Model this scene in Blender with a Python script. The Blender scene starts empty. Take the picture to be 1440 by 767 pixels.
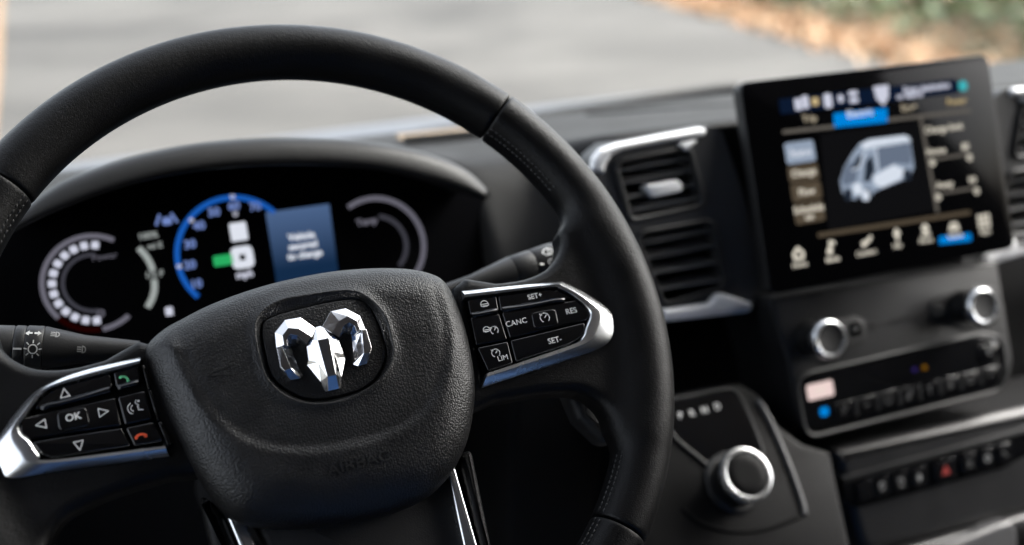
import bpy, bmesh, math, random
import numpy as np
from mathutils import Matrix, Vector

# ------------------------------------------------------------------ camera, sky, sun, exposure
scene = bpy.context.scene
EXPOSURE = 2.5
R_ = math.radians

def frame(o, tilt, spin=0.0):
    """A plane facing the driver: x right, y up the plane, z out of it; tilt = top leaning forward (degrees)."""
    t, s = R_(tilt), R_(spin)
    ex = Vector((1, 0, 0)); ey = Vector((0, math.sin(t), math.cos(t)))
    e1 = math.cos(s) * ex + math.sin(s) * ey
    e2 = -math.sin(s) * ex + math.cos(s) * ey
    n = e1.cross(e2)
    m = Matrix((e1, e2, n)).transposed().to_4x4()
    m.translation = Vector(o)
    return m

yaw, pit, rol = R_(21.2833), R_(18.8136), R_(2.3598)
fwd = Vector((math.sin(yaw) * math.cos(pit), math.cos(yaw) * math.cos(pit), -math.sin(pit)))
rt = Vector((math.cos(yaw), -math.sin(yaw), 0)); upv = rt.cross(fwd)
cr = math.cos(rol) * rt - math.sin(rol) * upv
cu = math.sin(rol) * rt + math.cos(rol) * upv
cm = Matrix((cr, cu, -fwd)).transposed().to_4x4(); cm.translation = (-.0963, -.5206, .2190)
cam = bpy.data.cameras.new('camera'); camo = bpy.data.objects.new('camera', cam)
scene.collection.objects.link(camo); camo.matrix_world = cm; scene.camera = camo
cam.sensor_width = 36; cam.lens = 38.783; cam.clip_start = .02; cam.clip_end = 2000
cam.dof.use_dof = True; cam.dof.aperture_fstop = 3.5; cam.dof.aperture_blades = 9
FOCUS = Vector((.04, -.012, .01))
cam.dof.focus_distance = (FOCUS - cm.translation).dot(fwd)

SUN_EL, SUN_AZ = 42, 95            # azimuth measured from straight ahead, + to the right
world = bpy.data.worlds.new('World'); scene.world = world; world.use_nodes = True
wn, wl = world.node_tree.nodes, world.node_tree.links
bg = wn['Background']
sky = wn.new('ShaderNodeTexSky'); sky.sky_type = 'NISHITA'; sky.sun_disc = False
sky.sun_elevation = R_(SUN_EL); sky.sun_rotation = R_(SUN_AZ); sky.dust_density = 4; sky.air_density = 1.0; sky.ozone_density = 1.0
hs = wn.new('ShaderNodeHueSaturation'); hs.inputs['Saturation'].default_value = .35
wl.new(sky.outputs[0], hs.inputs['Color']); wl.new(hs.outputs[0], bg.inputs['Color'])
bg.inputs['Strength'].default_value = .15
sun = bpy.data.lights.new('sun', 'SUN'); suno = bpy.data.objects.new('sun', sun); scene.collection.objects.link(suno)
sun.energy = 1.3; sun.angle = R_(20); sun.color = (1, .97, .92)
sd = Vector((math.sin(R_(SUN_AZ)) * math.cos(R_(SUN_EL)), math.cos(R_(SUN_AZ)) * math.cos(R_(SUN_EL)), math.sin(R_(SUN_EL))))
suno.rotation_euler = (-sd).to_track_quat('-Z', 'Y').to_euler()
scene.view_settings.view_transform = 'Standard'; scene.view_settings.look = 'None'
scene.view_settings.exposure = EXPOSURE; scene.view_settings.gamma = 1; scene.view_settings.use_curve_mapping = False
scene.cycles.use_denoising = True
try: scene.cycles.denoiser = 'OPENIMAGEDENOISE'
except Exception: pass
scene.cycles.max_bounces = 7; scene.cycles.diffuse_bounces = 4; scene.cycles.glossy_bounces = 4
scene.cycles.transparent_max_bounces = 12; scene.cycles.caustics_reflective = False; scene.cycles.caustics_refractive = False
scene.cycles.sample_clamp_indirect = 6.0

# ------------------------------------------------------------------ materials
MATS = {}
def new_mat(name, base, rough=.5, metal=0.0, spec=.5, coat=0.0, coat_rough=.03):
    m = bpy.data.materials.new(name); m.use_nodes = True
    b = m.node_tree.nodes['Principled BSDF']
    b.inputs['Base Color'].default_value = (*base, 1) if len(base) == 3 else base
    b.inputs['Roughness'].default_value = rough; b.inputs['Metallic'].default_value = metal
    b.inputs['Specular IOR Level'].default_value = spec
    b.inputs['Coat Weight'].default_value = coat; b.inputs['Coat Roughness'].default_value = coat_rough
    MATS[name] = m
    return m
def tex(m, kind, scale, **kw):
    nt = m.node_tree
    tc = nt.nodes.get('TC') or nt.nodes.new('ShaderNodeTexCoord'); tc.name = 'TC'
    n = nt.nodes.new(kind); n.inputs['Scale'].default_value = scale
    for k, v in kw.items():
        if k in n.inputs: n.inputs[k].default_value = v
        else: setattr(n, k, v)
    nt.links.new(tc.outputs['Object'], n.inputs['Vector'])
    return n
def bump(m, src, dist, strength=1.0, invert=False, prev=None):
    nt = m.node_tree; b = nt.nodes.new('ShaderNodeBump'); b.invert = invert
    b.inputs['Strength'].default_value = strength; b.inputs['Distance'].default_value = dist
    nt.links.new(src, b.inputs['Height'])
    if prev: nt.links.new(prev.outputs[0], b.inputs['Normal'])
    nt.links.new(b.outputs[0], nt.nodes['Principled BSDF'].inputs['Normal'])
    return b
def ramp_to(m, src, sock, lo, hi, p0=.3, p1=.7):
    nt = m.node_tree; r = nt.nodes.new('ShaderNodeMapRange')
    r.inputs['From Min'].default_value = p0; r.inputs['From Max'].default_value = p1
    r.inputs['To Min'].default_value = lo; r.inputs['To Max'].default_value = hi
    nt.links.new(src, r.inputs['Value']); nt.links.new(r.outputs[0], nt.nodes['Principled BSDF'].inputs[sock])
def mix_to(m, src, c0, c1, p0=.35, p1=.65):
    nt = m.node_tree; r = nt.nodes.new('ShaderNodeValToRGB')
    r.color_ramp.elements[0].position = p0; r.color_ramp.elements[1].position = p1
    r.color_ramp.elements[0].color = (*c0, 1); r.color_ramp.elements[1].color = (*c1, 1)
    nt.links.new(src, r.inputs[0]); nt.links.new(r.outputs[0], nt.nodes['Principled BSDF'].inputs['Base Color'])

# pebbled leather of the airbag cover
m = new_mat('pebbled_leather', (.0052, .0052, .0055), .41, spec=.42)
v = tex(m, 'ShaderNodeTexVoronoi', 900, feature='F1', Randomness=.7)
nz = tex(m, 'ShaderNodeTexNoise', 60, Detail=3)
b0 = bump(m, v.outputs['Distance'], .00042, .62, invert=True)
ramp_to(m, nz.outputs['Fac'], 'Roughness', .36, .47)
# smooth rim leather
m = new_mat('rim_leather', (.0018, .0018, .0020), .44, spec=.20)
v = tex(m, 'ShaderNodeTexVoronoi', 1500, feature='F1'); nz = tex(m, 'ShaderNodeTexNoise', 420, Detail=4, Roughness=.6)
b0 = bump(m, v.outputs['Distance'], .00022, .5, invert=True); bump(m, nz.outputs['Fac'], .00035, .5, prev=b0)
nz2 = tex(m, 'ShaderNodeTexNoise', 35, Detail=4); ramp_to(m, nz2.outputs['Fac'], 'Roughness', .37, .50)
# moulded plastics
def plastic(name, base, rough, sc=1400, d=.00025, spec=.4):
    m = new_mat(name, base, rough, spec=spec)
    nz = tex(m, 'ShaderNodeTexNoise', sc, Detail=2); b = bump(m, nz.outputs['Fac'], d, .5)
    n2 = tex(m, 'ShaderNodeTexNoise', 28, Detail=4); ramp_to(m, n2.outputs['Fac'], 'Roughness', rough - .05, rough + .06)
    return m
plastic('dash_plastic', (.0098, .0096, .0095), .68, spec=.20)
plastic('black_plastic', (.006, .006, .0063), .5)
plastic('console_plastic', (.0095, .0095, .0100), .44, 1100, .0003)
plastic('stalk_plastic', (.014, .014, .0146), .42)
plastic('slat_plastic', (.11, .11, .112), .36)
plastic('ridge_plastic', (.055, .055, .057), .36)
plastic('ledge_plastic', (.019, .019, .0196), .40)
plastic('cover_print', (.0065, .0065, .0068), .46, spec=.6)
plastic('vent_plastic', (.036, .036, .037), .5)
plastic('gear_plastic', (.0030, .0030, .0032), .44, 1100, .0003, .08)
plastic('rubber', (.010, .010, .010), .62)
plastic('hood_plastic', (.0065, .0063, .0063), .50, 900, .0003, .26)
new_mat('thread', (.010, .010, .0105), .5)
new_mat('void', (.004, .004, .004), .9, spec=.1)
m = new_mat('piano_black', (.0035, .0035, .004), .07, spec=.5)
nz = tex(m, 'ShaderNodeTexNoise', 900, Detail=3); ramp_to(m, nz.outputs['Fac'], 'Roughness', .05, .13, .45, .75)
m = new_mat('lens_black', (.0022, .0022, .0026), .10, spec=.05)
m = new_mat('satin_chrome', (.66, .67, .68), .23, 1.0)
nz = tex(m, 'ShaderNodeTexNoise', 40, Detail=3); ramp_to(m, nz.outputs['Fac'], 'Roughness', .24, .30)
m = new_mat('chrome', (.64, .64, .65), .12, 1.0)
nz = tex(m, 'ShaderNodeTexNoise', 500, Detail=4); ramp_to(m, nz.outputs['Fac'], 'Roughness', .11, .17, .4, .7)
m = new_mat('silver_paint', (.82, .82, .83), .38, .2)
new_mat('print_white', (.62, .62, .61), .5)
new_mat('print_grey', (.22, .22, .22), .5)
new_mat('print_faint', (.09, .09, .09), .5)
new_mat('print_dark', (.012, .012, .012), .4)
new_mat('print_green', (.10, .42, .20), .5)
new_mat('print_red', (.72, .09, .03), .5)
new_mat('dim_red', (.30, .03, .025), .5)
def emit(name, col, s):
    m = bpy.data.materials.new(name); m.use_nodes = True; nt = m.node_tree
    nt.nodes.clear(); o = nt.nodes.new('ShaderNodeOutputMaterial'); e = nt.nodes.new('ShaderNodeEmission')
    e.inputs[0].default_value = (*col, 1); e.inputs[1].default_value = s * 2 ** -EXPOSURE
    nt.links.new(e.outputs[0], o.inputs[0]); MATS[name] = m
emit('lit_white', (.86, .90, 1.0), .85); emit('lit_soft', (.78, .80, .95), .78); emit('lit_grey', (.33, .32, .40), .42)
emit('lit_dim', (.22, .22, .28), .22); emit('lit_blue', (.015, .16, .72), .62); emit('lit_number', (.26, .38, .85), .62)
emit('lit_green', (.03, .55, .16), .75); emit('lit_red', (.5, .02, .01), .025); emit('lit_pale', (.66, .72, .70), .5)
emit('lit_cream', (.84, .78, .66), .98); emit('lit_warm', (.62, .54, .40), .8); emit('lit_line', (.34, .31, .27), .36)
emit('lit_azure', (.0, .28, .88), .8); emit('lit_navy', (.012, .03, .085), .32); emit('lit_teal', (.06, .55, .60), .8)
emit('lit_van', (.46, .56, .72), .62); emit('lit_van_side', (.26, .33, .46), .5); emit('lit_van_white', (.8, .87, .98), .85); emit('lit_van_dark', (.05, .07, .11), .35)
emit('lit_panel', (.020, .020, .023), .25); emit('lit_rose', (1.0, .78, .74), .85); emit('lit_amber', (.5, .22, .01), .3)
emit('lit_violet', (.10, .06, .4), .2); emit('lit_key', (.20, .155, .105), .42); emit('lit_gold', (.70, .54, .28), .8)
# popup of the cluster: a blue screen card that gets darker towards its foot
m = bpy.data.materials.new('lit_card'); m.use_nodes = True; nt = m.node_tree; nt.nodes.clear()
o = nt.nodes.new('ShaderNodeOutputMaterial'); e = nt.nodes.new('ShaderNodeEmission'); tc = nt.nodes.new('ShaderNodeTexCoord')
sx = nt.nodes.new('ShaderNodeSeparateXYZ'); cr_ = nt.nodes.new('ShaderNodeValToRGB'); mr = nt.nodes.new('ShaderNodeMapRange')
mr.inputs['From Min'].default_value = -.02; mr.inputs['From Max'].default_value = .026
nt.links.new(tc.outputs['Object'], sx.inputs[0]); nt.links.new(sx.outputs['Y'], mr.inputs['Value']); nt.links.new(mr.outputs[0], cr_.inputs[0])
cr_.color_ramp.elements[0].color = (.008, .028, .075, 1); cr_.color_ramp.elements[1].color = (.085, .15, .30, 1)
nt.links.new(cr_.outputs[0], e.inputs[0]); e.inputs[1].default_value = .85 * 2 ** -EXPOSURE
nt.links.new(e.outputs[0], o.inputs[0]); MATS['lit_card'] = m
# outside
m = new_mat('asphalt', (.2, .2, .2), .85, spec=.3)
nz = tex(m, 'ShaderNodeTexNoise', .35, Detail=8, Roughness=.62, Distortion=.6); mix_to(m, nz.outputs['Fac'], (.044, .0415, .038), (.094, .0885, .081), .36, .64)
nz2 = tex(m, 'ShaderNodeTexNoise', 60, Detail=3); bump(m, nz2.outputs['Fac'], .01, .5)
new_mat('road_paint', (.22, .13, .055), .7)
m = new_mat('soil', (.08, .06, .035), .95); nz = tex(m, 'ShaderNodeTexNoise', 2.5, Detail=5); mix_to(m, nz.outputs['Fac'], (.05, .06, .025), (.13, .09, .045))
for i, c in enumerate([(.30, .15, .06), (.36, .20, .09), (.24, .11, .04), (.46, .31, .18)]): new_mat('dry_leaf_%d' % i, c, .7)
for i, c in enumerate([(.040, .075, .016), (.070, .108, .028), (.120, .128, .040), (.18, .10, .045)]): new_mat('green_leaf_%d' % i, c, .6)
m = new_mat('bonnet_paint', (.085, .092, .105), .55, 0, spec=.22)
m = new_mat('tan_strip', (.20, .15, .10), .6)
m = new_mat('headliner', (.58, .53, .49), .9); nz = tex(m, 'ShaderNodeTexNoise', 300, Detail=3); bump(m, nz.outputs['Fac'], .001, .4)
m = new_mat('cabin_grey', (.085, .083, .082), .8)
m = new_mat('denim_cloth', (.06, .145, .34), .9); nz = tex(m, 'ShaderNodeTexNoise', 500, Detail=3); bump(m, nz.outputs['Fac'], .001, .5)
# thin window glass: clear, with a faint mirror at glancing angles
m = bpy.data.materials.new('window_glass'); m.use_nodes = True; nt = m.node_tree; nt.nodes.clear()
o = nt.nodes.new('ShaderNodeOutputMaterial'); mx = nt.nodes.new('ShaderNodeMixShader'); tr = nt.nodes.new('ShaderNodeBsdfTransparent')
gl = nt.nodes.new('ShaderNodeBsdfGlossy'); fr = nt.nodes.new('ShaderNodeFresnel'); fr.inputs[0].default_value = 1.35
tr.inputs[0].default_value = (.93, .95, .94, 1); gl.inputs['Roughness'].default_value = .01
nt.links.new(fr.outputs[0], mx.inputs[0]); nt.links.new(tr.outputs[0], mx.inputs[1]); nt.links.new(gl.outputs[0], mx.inputs[2]); nt.links.new(mx.outputs[0], o.inputs[0])
MATS['window_glass'] = m

# ------------------------------------------------------------------ object helpers
COL = scene.collection
def tag(o, label=None, cat=None, kind=None, group=None):
    if label: o['label'] = label
    if cat: o['category'] = cat
    if kind: o['kind'] = kind
    if group: o['group'] = group
    return o
def empty(name, mat4=None, label=None, cat=None, group=None):
    o = bpy.data.objects.new(name, None); o.empty_display_size = .02; COL.objects.link(o)
    if mat4 is not None: o.matrix_world = mat4
    return tag(o, label, cat, None, group)
def mesh_obj(name, verts, faces, mat, parent=None, smooth=30):
    me = bpy.data.meshes.new(name)
    me.from_pydata([tuple(map(float, p)) for p in verts], [], [tuple(map(int, f)) for f in faces]); me.update()
    if smooth:
        me.shade_smooth()
        if smooth < 180: me.set_sharp_from_angle(angle=R_(smooth))
    me.materials.append(MATS[mat] if isinstance(mat, str) else mat)
    o = bpy.data.objects.new(name, me); COL.objects.link(o)
    if parent: o.parent = parent
    return o
def bm_obj(name, bm, mat, parent=None, smooth=30):
    bmesh.ops.recalc_face_normals(bm, faces=bm.faces[:])
    me = bpy.data.meshes.new(name); bm.to_mesh(me); bm.free()
    if smooth:
        me.shade_smooth()
        if smooth < 180: me.set_sharp_from_angle(angle=R_(smooth))
    me.materials.append(MATS[mat]); o = bpy.data.objects.new(name, me); COL.objects.link(o)
    if parent: o.parent = parent
    return o

def area2(P): return .5 * sum(P[i][0] * P[(i + 1) % len(P)][1] - P[(i + 1) % len(P)][0] * P[i][1] for i in range(len(P)))
def ccw(P):
    P = [tuple(p) for p in P]
    return P if area2(P) > 0 else P[::-1]
def fillet(P, r, seg=5):
    """Round the corners of a polygon; r a number or one radius per corner."""
    P = [Vector(p[:2]) for p in P]; n = len(P); out = []
    for i in range(n):
        a, b, c = P[i - 1], P[i], P[(i + 1) % n]; ri = r[i] if hasattr(r, '__len__') else r
        d0, d1 = (a - b), (c - b); l0, l1 = d0.length, d1.length; d0 /= l0; d1 /= l1
        ang = d0.angle(d1)
        if ri <= 0 or ang > 3.05: out.append(tuple(b)); continue
        t = min(ri / math.tan(ang / 2), .48 * l0, .48 * l1)
        p0, p1 = b + d0 * t, b + d1 * t
        for k in range(seg + 1):
            s = k / seg; out.append(tuple((1 - s) ** 2 * p0 + 2 * s * (1 - s) * b + s * s * p1))
    return out
def smooth_closed(P, n=6):
    P = [Vector(p) for p in P]; N = len(P); out = []
    for i in range(N):
        a, b, c, d = P[i - 1], P[i], P[(i + 1) % N], P[(i + 2) % N]
        for k in range(n):
            t = k / n
            out.append(tuple(.5 * ((2 * b) + (c - a) * t + (2 * a - 5 * b + 4 * c - d) * t * t + (3 * b - a - 3 * c + d) * t ** 3)))
    return out
def smooth_open(P, n=6):
    P = [Vector(p) for p in P]; N = len(P); out = []
    for i in range(N - 1):
        a = P[i - 1] if i else 2 * P[0] - P[1]; b, c = P[i], P[i + 1]; d = P[i + 2] if i + 2 < N else 2 * P[-1] - P[-2]
        for k in range(n):
            t = k / n
            out.append(tuple(.5 * ((2 * b) + (c - a) * t + (2 * a - 5 * b + 4 * c - d) * t * t + (3 * b - a - 3 * c + d) * t ** 3)))
    out.append(tuple(P[-1])); return out
def inset(P, d):
    n = len(P); out = []
    for i in range(n):
        a, b, c = Vector(P[i - 1]), Vector(P[i]), Vector(P[(i + 1) % n])
        e0, e1 = (b - a), (c - b)
        if e0.length < 1e-9 or e1.length < 1e-9: out.append(tuple(b)); continue
        e0.normalize(); e1.normalize(); n0, n1 = Vector((-e0.y, e0.x)), Vector((-e1.y, e1.x))
        m_ = n0 + n1
        if m_.length < 1e-6: m_ = n0
        m_.normalize(); k = max(.35, m_.dot(n0)); out.append(tuple(b + m_ * (d / k)))
    return out
def prism_data(P, z0, z1, bev=0.0, seg=2, dome=0.0):
    P = ccw(P); n = len(P); V = []; F = []
    rings = [(P, z0)]
    if bev > 0:
        rings.append((P, z1 - bev))
        for k in range(1, seg + 1):
            a = k / seg * math.pi / 2; rings.append((inset(P, bev * (1 - math.cos(a))), z1 - bev + bev * math.sin(a)))
    else: rings.append((P, z1))
    for ring, z in rings: V += [(p[0], p[1], z) for p in ring]
    for k in range(len(rings) - 1):
        for i in range(n):
            j = (i + 1) % n; F.append((k * n + i, k * n + j, (k + 1) * n + j, (k + 1) * n + i))
    F.append(tuple(range(n))[::-1]); F.append(tuple((len(rings) - 1) * n + i for i in range(n)))
    return V, F
def prism(name, P, z0, z1, mat, parent, bev=0.0, seg=2, smooth=35, xf=None):
    V, F = prism_data(P, z0, z1, bev, seg)
    if xf is not None: V = [tuple(xf @ Vector(p)) for p in V]
    return mesh_obj(name, V, F, mat, parent, smooth)
def holed(name, outer, holes, z1, depth, mat, parent, rim=.001):
    """A flat plate with real holes whose walls run back by depth."""
    bm = bmesh.new(); edges = []
    for P in [outer] + holes:
        vs = [bm.verts.new((p[0], p[1], z1)) for p in P]
        es = [bm.edges.new((vs[i], vs[(i + 1) % len(vs)])) for i in range(len(vs))]; edges += es
        bs = [bm.verts.new((p[0], p[1], z1 - depth)) for p in P]
        for i in range(len(vs)):
            j = (i + 1) % len(vs); bm.faces.new((vs[i], vs[j], bs[j], bs[i]))
    bmesh.ops.triangle_fill(bm, use_beauty=True, use_dissolve=False, edges=edges)
    return bm_obj(name, bm, mat, parent)
def sweep_data(path, r, n=10, closed=False, rb=None, cap=True, up=(0, 0, 1)):
    """Tube along a 3D path; r and rb the half sizes across and along the plane normal."""
    rb = rb or r; P = [Vector(p) for p in path]; N = len(P); V = []; F = []; up = Vector(up)
    for i in range(N):
        a = P[i - 1] if (i or closed) else P[0]; c = P[(i + 1) % N] if (i < N - 1 or closed) else P[-1]
        t = (c - a).normalized(); s = t.cross(up)
        if s.length < 1e-5: s = t.cross(Vector((1, 0, 0)))
        s.normalize(); q = s.cross(t)
        ri = r[i] if hasattr(r, '__len__') else r; rbi = rb[i] if hasattr(rb, '__len__') else rb
        for k in range(n):
            an = 2 * math.pi * k / n; V.append(tuple(P[i] + s * (ri * math.cos(an)) + q * (rbi * math.sin(an))))
    for i in range(N if closed else N - 1):
        j = (i + 1) % N
        for k in range(n):
            l = (k + 1) % n; F.append((i * n + k, i * n + l, j * n + l, j * n + k))
    if cap and not closed: F.append(tuple(range(n))[::-1]); F.append(tuple((N - 1) * n + k for k in range(n)))
    return V, F
def lathe_data(prof, seg=40, caps=True):
    """prof = [(radius, z)] turned round z."""
    V = []; F = []
    for r, z in prof:
        for k in range(seg):
            a = 2 * math.pi * k / seg; V.append((r * math.cos(a), r * math.sin(a), z))
    for i in range(len(prof) - 1):
        for k in range(seg):
            l = (k + 1) % seg; F.append((i * seg + k, i * seg + l, (i + 1) * seg + l, (i + 1) * seg + k))
    if caps: F.append(tuple(range(seg))[::-1]); F.append(tuple((len(prof) - 1) * seg + k for k in range(seg)))
    return V, F
def lathe(name, prof, mat, parent, xf=None, seg=40, smooth=35):
    V, F = lathe_data(prof, seg)
    if xf is not None: V = [tuple(xf @ Vector(p)) for p in V]
    return mesh_obj(name, V, F, mat, parent, smooth)
def merge(parts):
    V, F = [], []
    for v, f in parts: k = len(V); V += list(v); F += [tuple(i + k for i in q) for q in f]
    return V, F
def stroke_data(lines, w, z=0.0, t=.0001):
    """Flat printed lines of width w, as thin solid ribbons."""
    parts = []
    for L in lines:
        for i in range(len(L) - 1):
            a, b = Vector(L[i]), Vector(L[i + 1]); d = b - a
            if d.length < 1e-9: continue
            d.normalize(); nn = Vector((-d.y, d.x)) * (w / 2); e = d * (w * .35)
            q = [a - e - nn, b + e - nn, b + e + nn, a - e + nn]
            zz = z + (i % 2) * 3e-5; parts.append(prism_data([tuple(p) for p in q], zz, zz + t))
    return merge(parts)
def arc(cx, cy, r, a0, a1, n=16, ry=None):
    ry = ry or r
    return [(cx + r * math.cos(R_(a0 + (a1 - a0) * k / n)), cy + ry * math.sin(R_(a0 + (a1 - a0) * k / n))) for k in range(n + 1)]
def band_data(cx, cy, r0, r1, a0, a1, z, t=.0002, n=48):
    P = arc(cx, cy, r1, a0, a1, n) + arc(cx, cy, r0, a1, a0, n)
    V = [(p[0], p[1], z) for p in P] + [(p[0], p[1], z + t) for p in P]; m_ = n + 1; F = []
    N = 2 * m_
    for i in range(n):
        F.append((N + i + 1, N + i, N + N - 1 - i, N + N - 2 - i)); F.append((i, i + 1, N - 2 - i, N - 1 - i))
        F.append((i, N + i, N + i + 1, i + 1)); F.append((N - 1 - i, N - 2 - i, N + N - 2 - i, N + N - 1 - i))
    return V, F
def text_data(s, size, at=(0, 0), z=0.0, rot=0.0, t=.0001, bold=0.0, sx=1.0):
    cu_ = bpy.data.curves.new('t', 'FONT'); cu_.body = s; cu_.size = size; cu_.align_x = 'CENTER'; cu_.align_y = 'CENTER'
    cu_.extrude = t / 2; cu_.offset = bold; cu_.resolution_u = 3
    ob = bpy.data.objects.new('t', cu_); COL.objects.link(ob)
    dg = bpy.context.evaluated_depsgraph_get(); me = bpy.data.meshes.new_from_object(ob.evaluated_get(dg))
    c, q = math.cos(R_(rot)), math.sin(R_(rot)); V = []
    for v_ in me.vertices:
        x, y = v_.co.x * sx, v_.co.y; V.append((at[0] + c * x - q * y, at[1] + q * x + c * y, z + t / 2 + v_.co.z))
    F = [tuple(p.vertices) for p in me.polygons]
    bpy.data.objects.remove(ob); bpy.data.curves.remove(cu_); bpy.data.meshes.remove(me)
    return V, F
def rect(cx, cy, w, h, r=0.0, seg=4):
    P = [(cx - w / 2, cy - h / 2), (cx + w / 2, cy - h / 2), (cx + w / 2, cy + h / 2), (cx - w / 2, cy + h / 2)]
    return fillet(P, r, seg) if r > 0 else P
def place(data, mats):
    V, F = data; return [tuple(mats @ Vector(p)) for p in V], F

# signed distance tools for the moulded shapes
def poly_sd(P):
    P = np.array(P, float); Q = np.roll(P, -1, 0)
    def f(u, v):
        u = np.asarray(u, float); v = np.asarray(v, float); u, v = np.broadcast_arrays(u, v)
        best = np.full(u.shape, 1e9); ins = np.zeros(u.shape, bool)
        for (ax, ay), (bx, by) in zip(P, Q):
            ex, ey = bx - ax, by - ay; L = ex * ex + ey * ey + 1e-18
            t = np.clip(((u - ax) * ex + (v - ay) * ey) / L, 0, 1)
            best = np.minimum(best, (u - ax - t * ex) ** 2 + (v - ay - t * ey) ** 2)
            c = (ay > v) != (by > v)
            with np.errstate(divide='ignore', invalid='ignore'):
                xi = ax + (v - ay) / (by - ay if by != ay else 1e-12) * ex
            ins ^= c & (u < xi)
        d = np.sqrt(best); return np.where(ins, -d, d)
    return f
def smin(a, b, k):
    h = np.maximum(k - np.abs(a - b), 0) / k; return np.minimum(a, b) - h * h * k * .25
def smax(a, b, k): return -smin(-a, -b, k)
def slab(d2, w, z0, z1, r):
    qx = d2 + r; qz = np.abs(w - (z0 + z1) / 2) - (z1 - z0) / 2 + r; qx, qz = np.broadcast_arrays(qx, qz)
    return np.minimum(np.maximum(qx, qz), 0) + np.hypot(np.maximum(qx, 0), np.maximum(qz, 0)) - r
def surface_net(f, lo, hi, h):
    ax = [np.arange(lo[i], hi[i] + h, h) for i in range(3)]
    G = f(ax[0][:, None, None], ax[1][None, :, None], ax[2][None, None, :])
    G = np.broadcast_to(G, tuple(len(a) for a in ax)); S = G < 0
    nx, ny, nz = (len(a) - 1 for a in ax)
    acc = np.zeros((nx, ny, nz, 3)); cnt = np.zeros((nx, ny, nz))
    off = [(i, j, k) for i in (0, 1) for j in (0, 1) for k in (0, 1)]
    for a in off:
        for d in range(3):
            if a[d]: continue
            b = list(a); b[d] = 1
            ga = G[a[0]:a[0] + nx, a[1]:a[1] + ny, a[2]:a[2] + nz]; gb = G[b[0]:b[0] + nx, b[1]:b[1] + ny, b[2]:b[2] + nz]
            c = (ga < 0) != (gb < 0); t = np.where(c, ga / np.where(c, ga - gb, 1), 0)
            for q in range(3): acc[..., q] += np.where(c, a[q] + (t if q == d else 0), 0)
            cnt += c
    act = cnt > 0; idx = -np.ones(act.shape, int); idx[act] = np.arange(act.sum())
    ijk = np.argwhere(act); P = np.array(lo) + (ijk + acc[act] / cnt[act][:, None]) * h
    F = []
    for d in range(3):
        e1, e2 = (d + 1) % 3, (d + 2) % 3
        A = S; sl0 = [slice(None)] * 3; sl1 = [slice(None)] * 3; sl0[d] = slice(0, -1); sl1[d] = slice(1, None)
        c = A[tuple(sl0)] != A[tuple(sl1)]; pos = np.argwhere(c); inside0 = A[tuple(sl0)][c]
        ok = (pos[:, e1] > 0) & (pos[:, e2] > 0) & (pos[:, e1] < act.shape[e1]) & (pos[:, e2] < act.shape[e2])
        pos, inside0 = pos[ok], inside0[ok]; o1 = np.zeros(3, int); o1[e1] = 1; o2 = np.zeros(3, int); o2[e2] = 1
        q = np.stack([idx[tuple((pos - o1 - o2).T)], idx[tuple((pos - o2).T)], idx[tuple(pos.T)], idx[tuple((pos - o1).T)]], 1)
        q = np.where(inside0[:, None], q, q[:, ::-1]); F.append(q)
    F = np.concatenate(F); F = F[(F >= 0).all(1)]
    for _ in range(3):
        e = h * .1; f0 = f(P[:, 0], P[:, 1], P[:, 2])
        g = np.stack([(f(P[:, 0] + (e if q == 0 else 0), P[:, 1] + (e if q == 1 else 0), P[:, 2] + (e if q == 2 else 0)) - f0) / e for q in range(3)], 1)
        st = f0[:, None] * g / (np.sum(g * g, 1)[:, None] + 1e-9)
        L = np.linalg.norm(st, axis=1)[:, None]; P = P - st * np.minimum(1, h * .7 / (L + 1e-12))
    return P, F
rnd = random.Random(7)

# ------------------------------------------------------------------ the place outside
GZ = -1.25
def sheet(name, pts, z, mat, label=None, cat=None, kind='structure'):
    o = mesh_obj(name, [(p[0], p[1], z) for p in pts], [tuple(range(len(pts)))], mat, None, 0); return tag(o, label, cat, kind)
sheet('ground', [(-400, -400), (400, -400), (400, 900), (-400, 900)], GZ - .008, 'soil', 'brown soil under and beyond the road', 'ground')
# road edge runs from near right to far right and bends away
edge = [(5.3, -40), (5.5, 0), (6.1, 5.2), (6.53, 7.73), (6.85, 9.2), (7.5, 11.9), (7.9, 13.65), (10.5, 24), (17, 45), (40, 110), (150, 400)]
road = [(-60, -40)] + edge + [(-60, 400)]
sheet('road', road, GZ, 'asphalt', 'pale grey asphalt road beyond the windscreen', 'road')
ln = [(-.62, -10), (-.68, 4), (-.72, 8.07), (-.80, 11.8), (-1.1, 22.7), (-2.3, 60)]
q = [(x - .06, y) for x, y in ln] + [(x + .06, y) for x, y in ln[::-1]]
sheet('road_marking', q, GZ + .004, 'road_paint', 'faded yellow line painted on the road at far left', 'road marking')
# bank to the right of the road: rises from the edge
def edge_x(y):
    for (x0, y0), (x1, y1) in zip(edge, edge[1:]):
        if y0 <= y <= y1: return x0 + (x1 - x0) * (y - y0) / (y1 - y0)
    return edge[-1][0]
def bank_z(d, x, y):
    return GZ + .02 + max(0, d - .7) * .20 + .10 * math.sin(x * 1.3 + y * .7) * min(1, max(0, d - .8)) + .05 * math.sin(x * 3.1 - y * 2.3) * min(1, max(0, d - .8))
ys = [-5 + k * .6 for k in range(85)]; ds = [0, .3, .6, 1, 1.5, 2, 2.6, 3.4, 4.5, 6, 8, 11, 15]
V, F = [], []
for y in ys:
    for d in ds: x = edge_x(y) + d; V.append((x, y, bank_z(d, x, y) if d else GZ - .006))
nd = len(ds)
for i in range(len(ys) - 1):
    for j in range(nd - 1): F.append((i * nd + j, i * nd + j + 1, (i + 1) * nd + j + 1, (i + 1) * nd + j))
tag(mesh_obj('bank', V, F, 'soil', None, 180), 'low earth bank rising beside the road at upper right', 'bank', 'structure')
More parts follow.
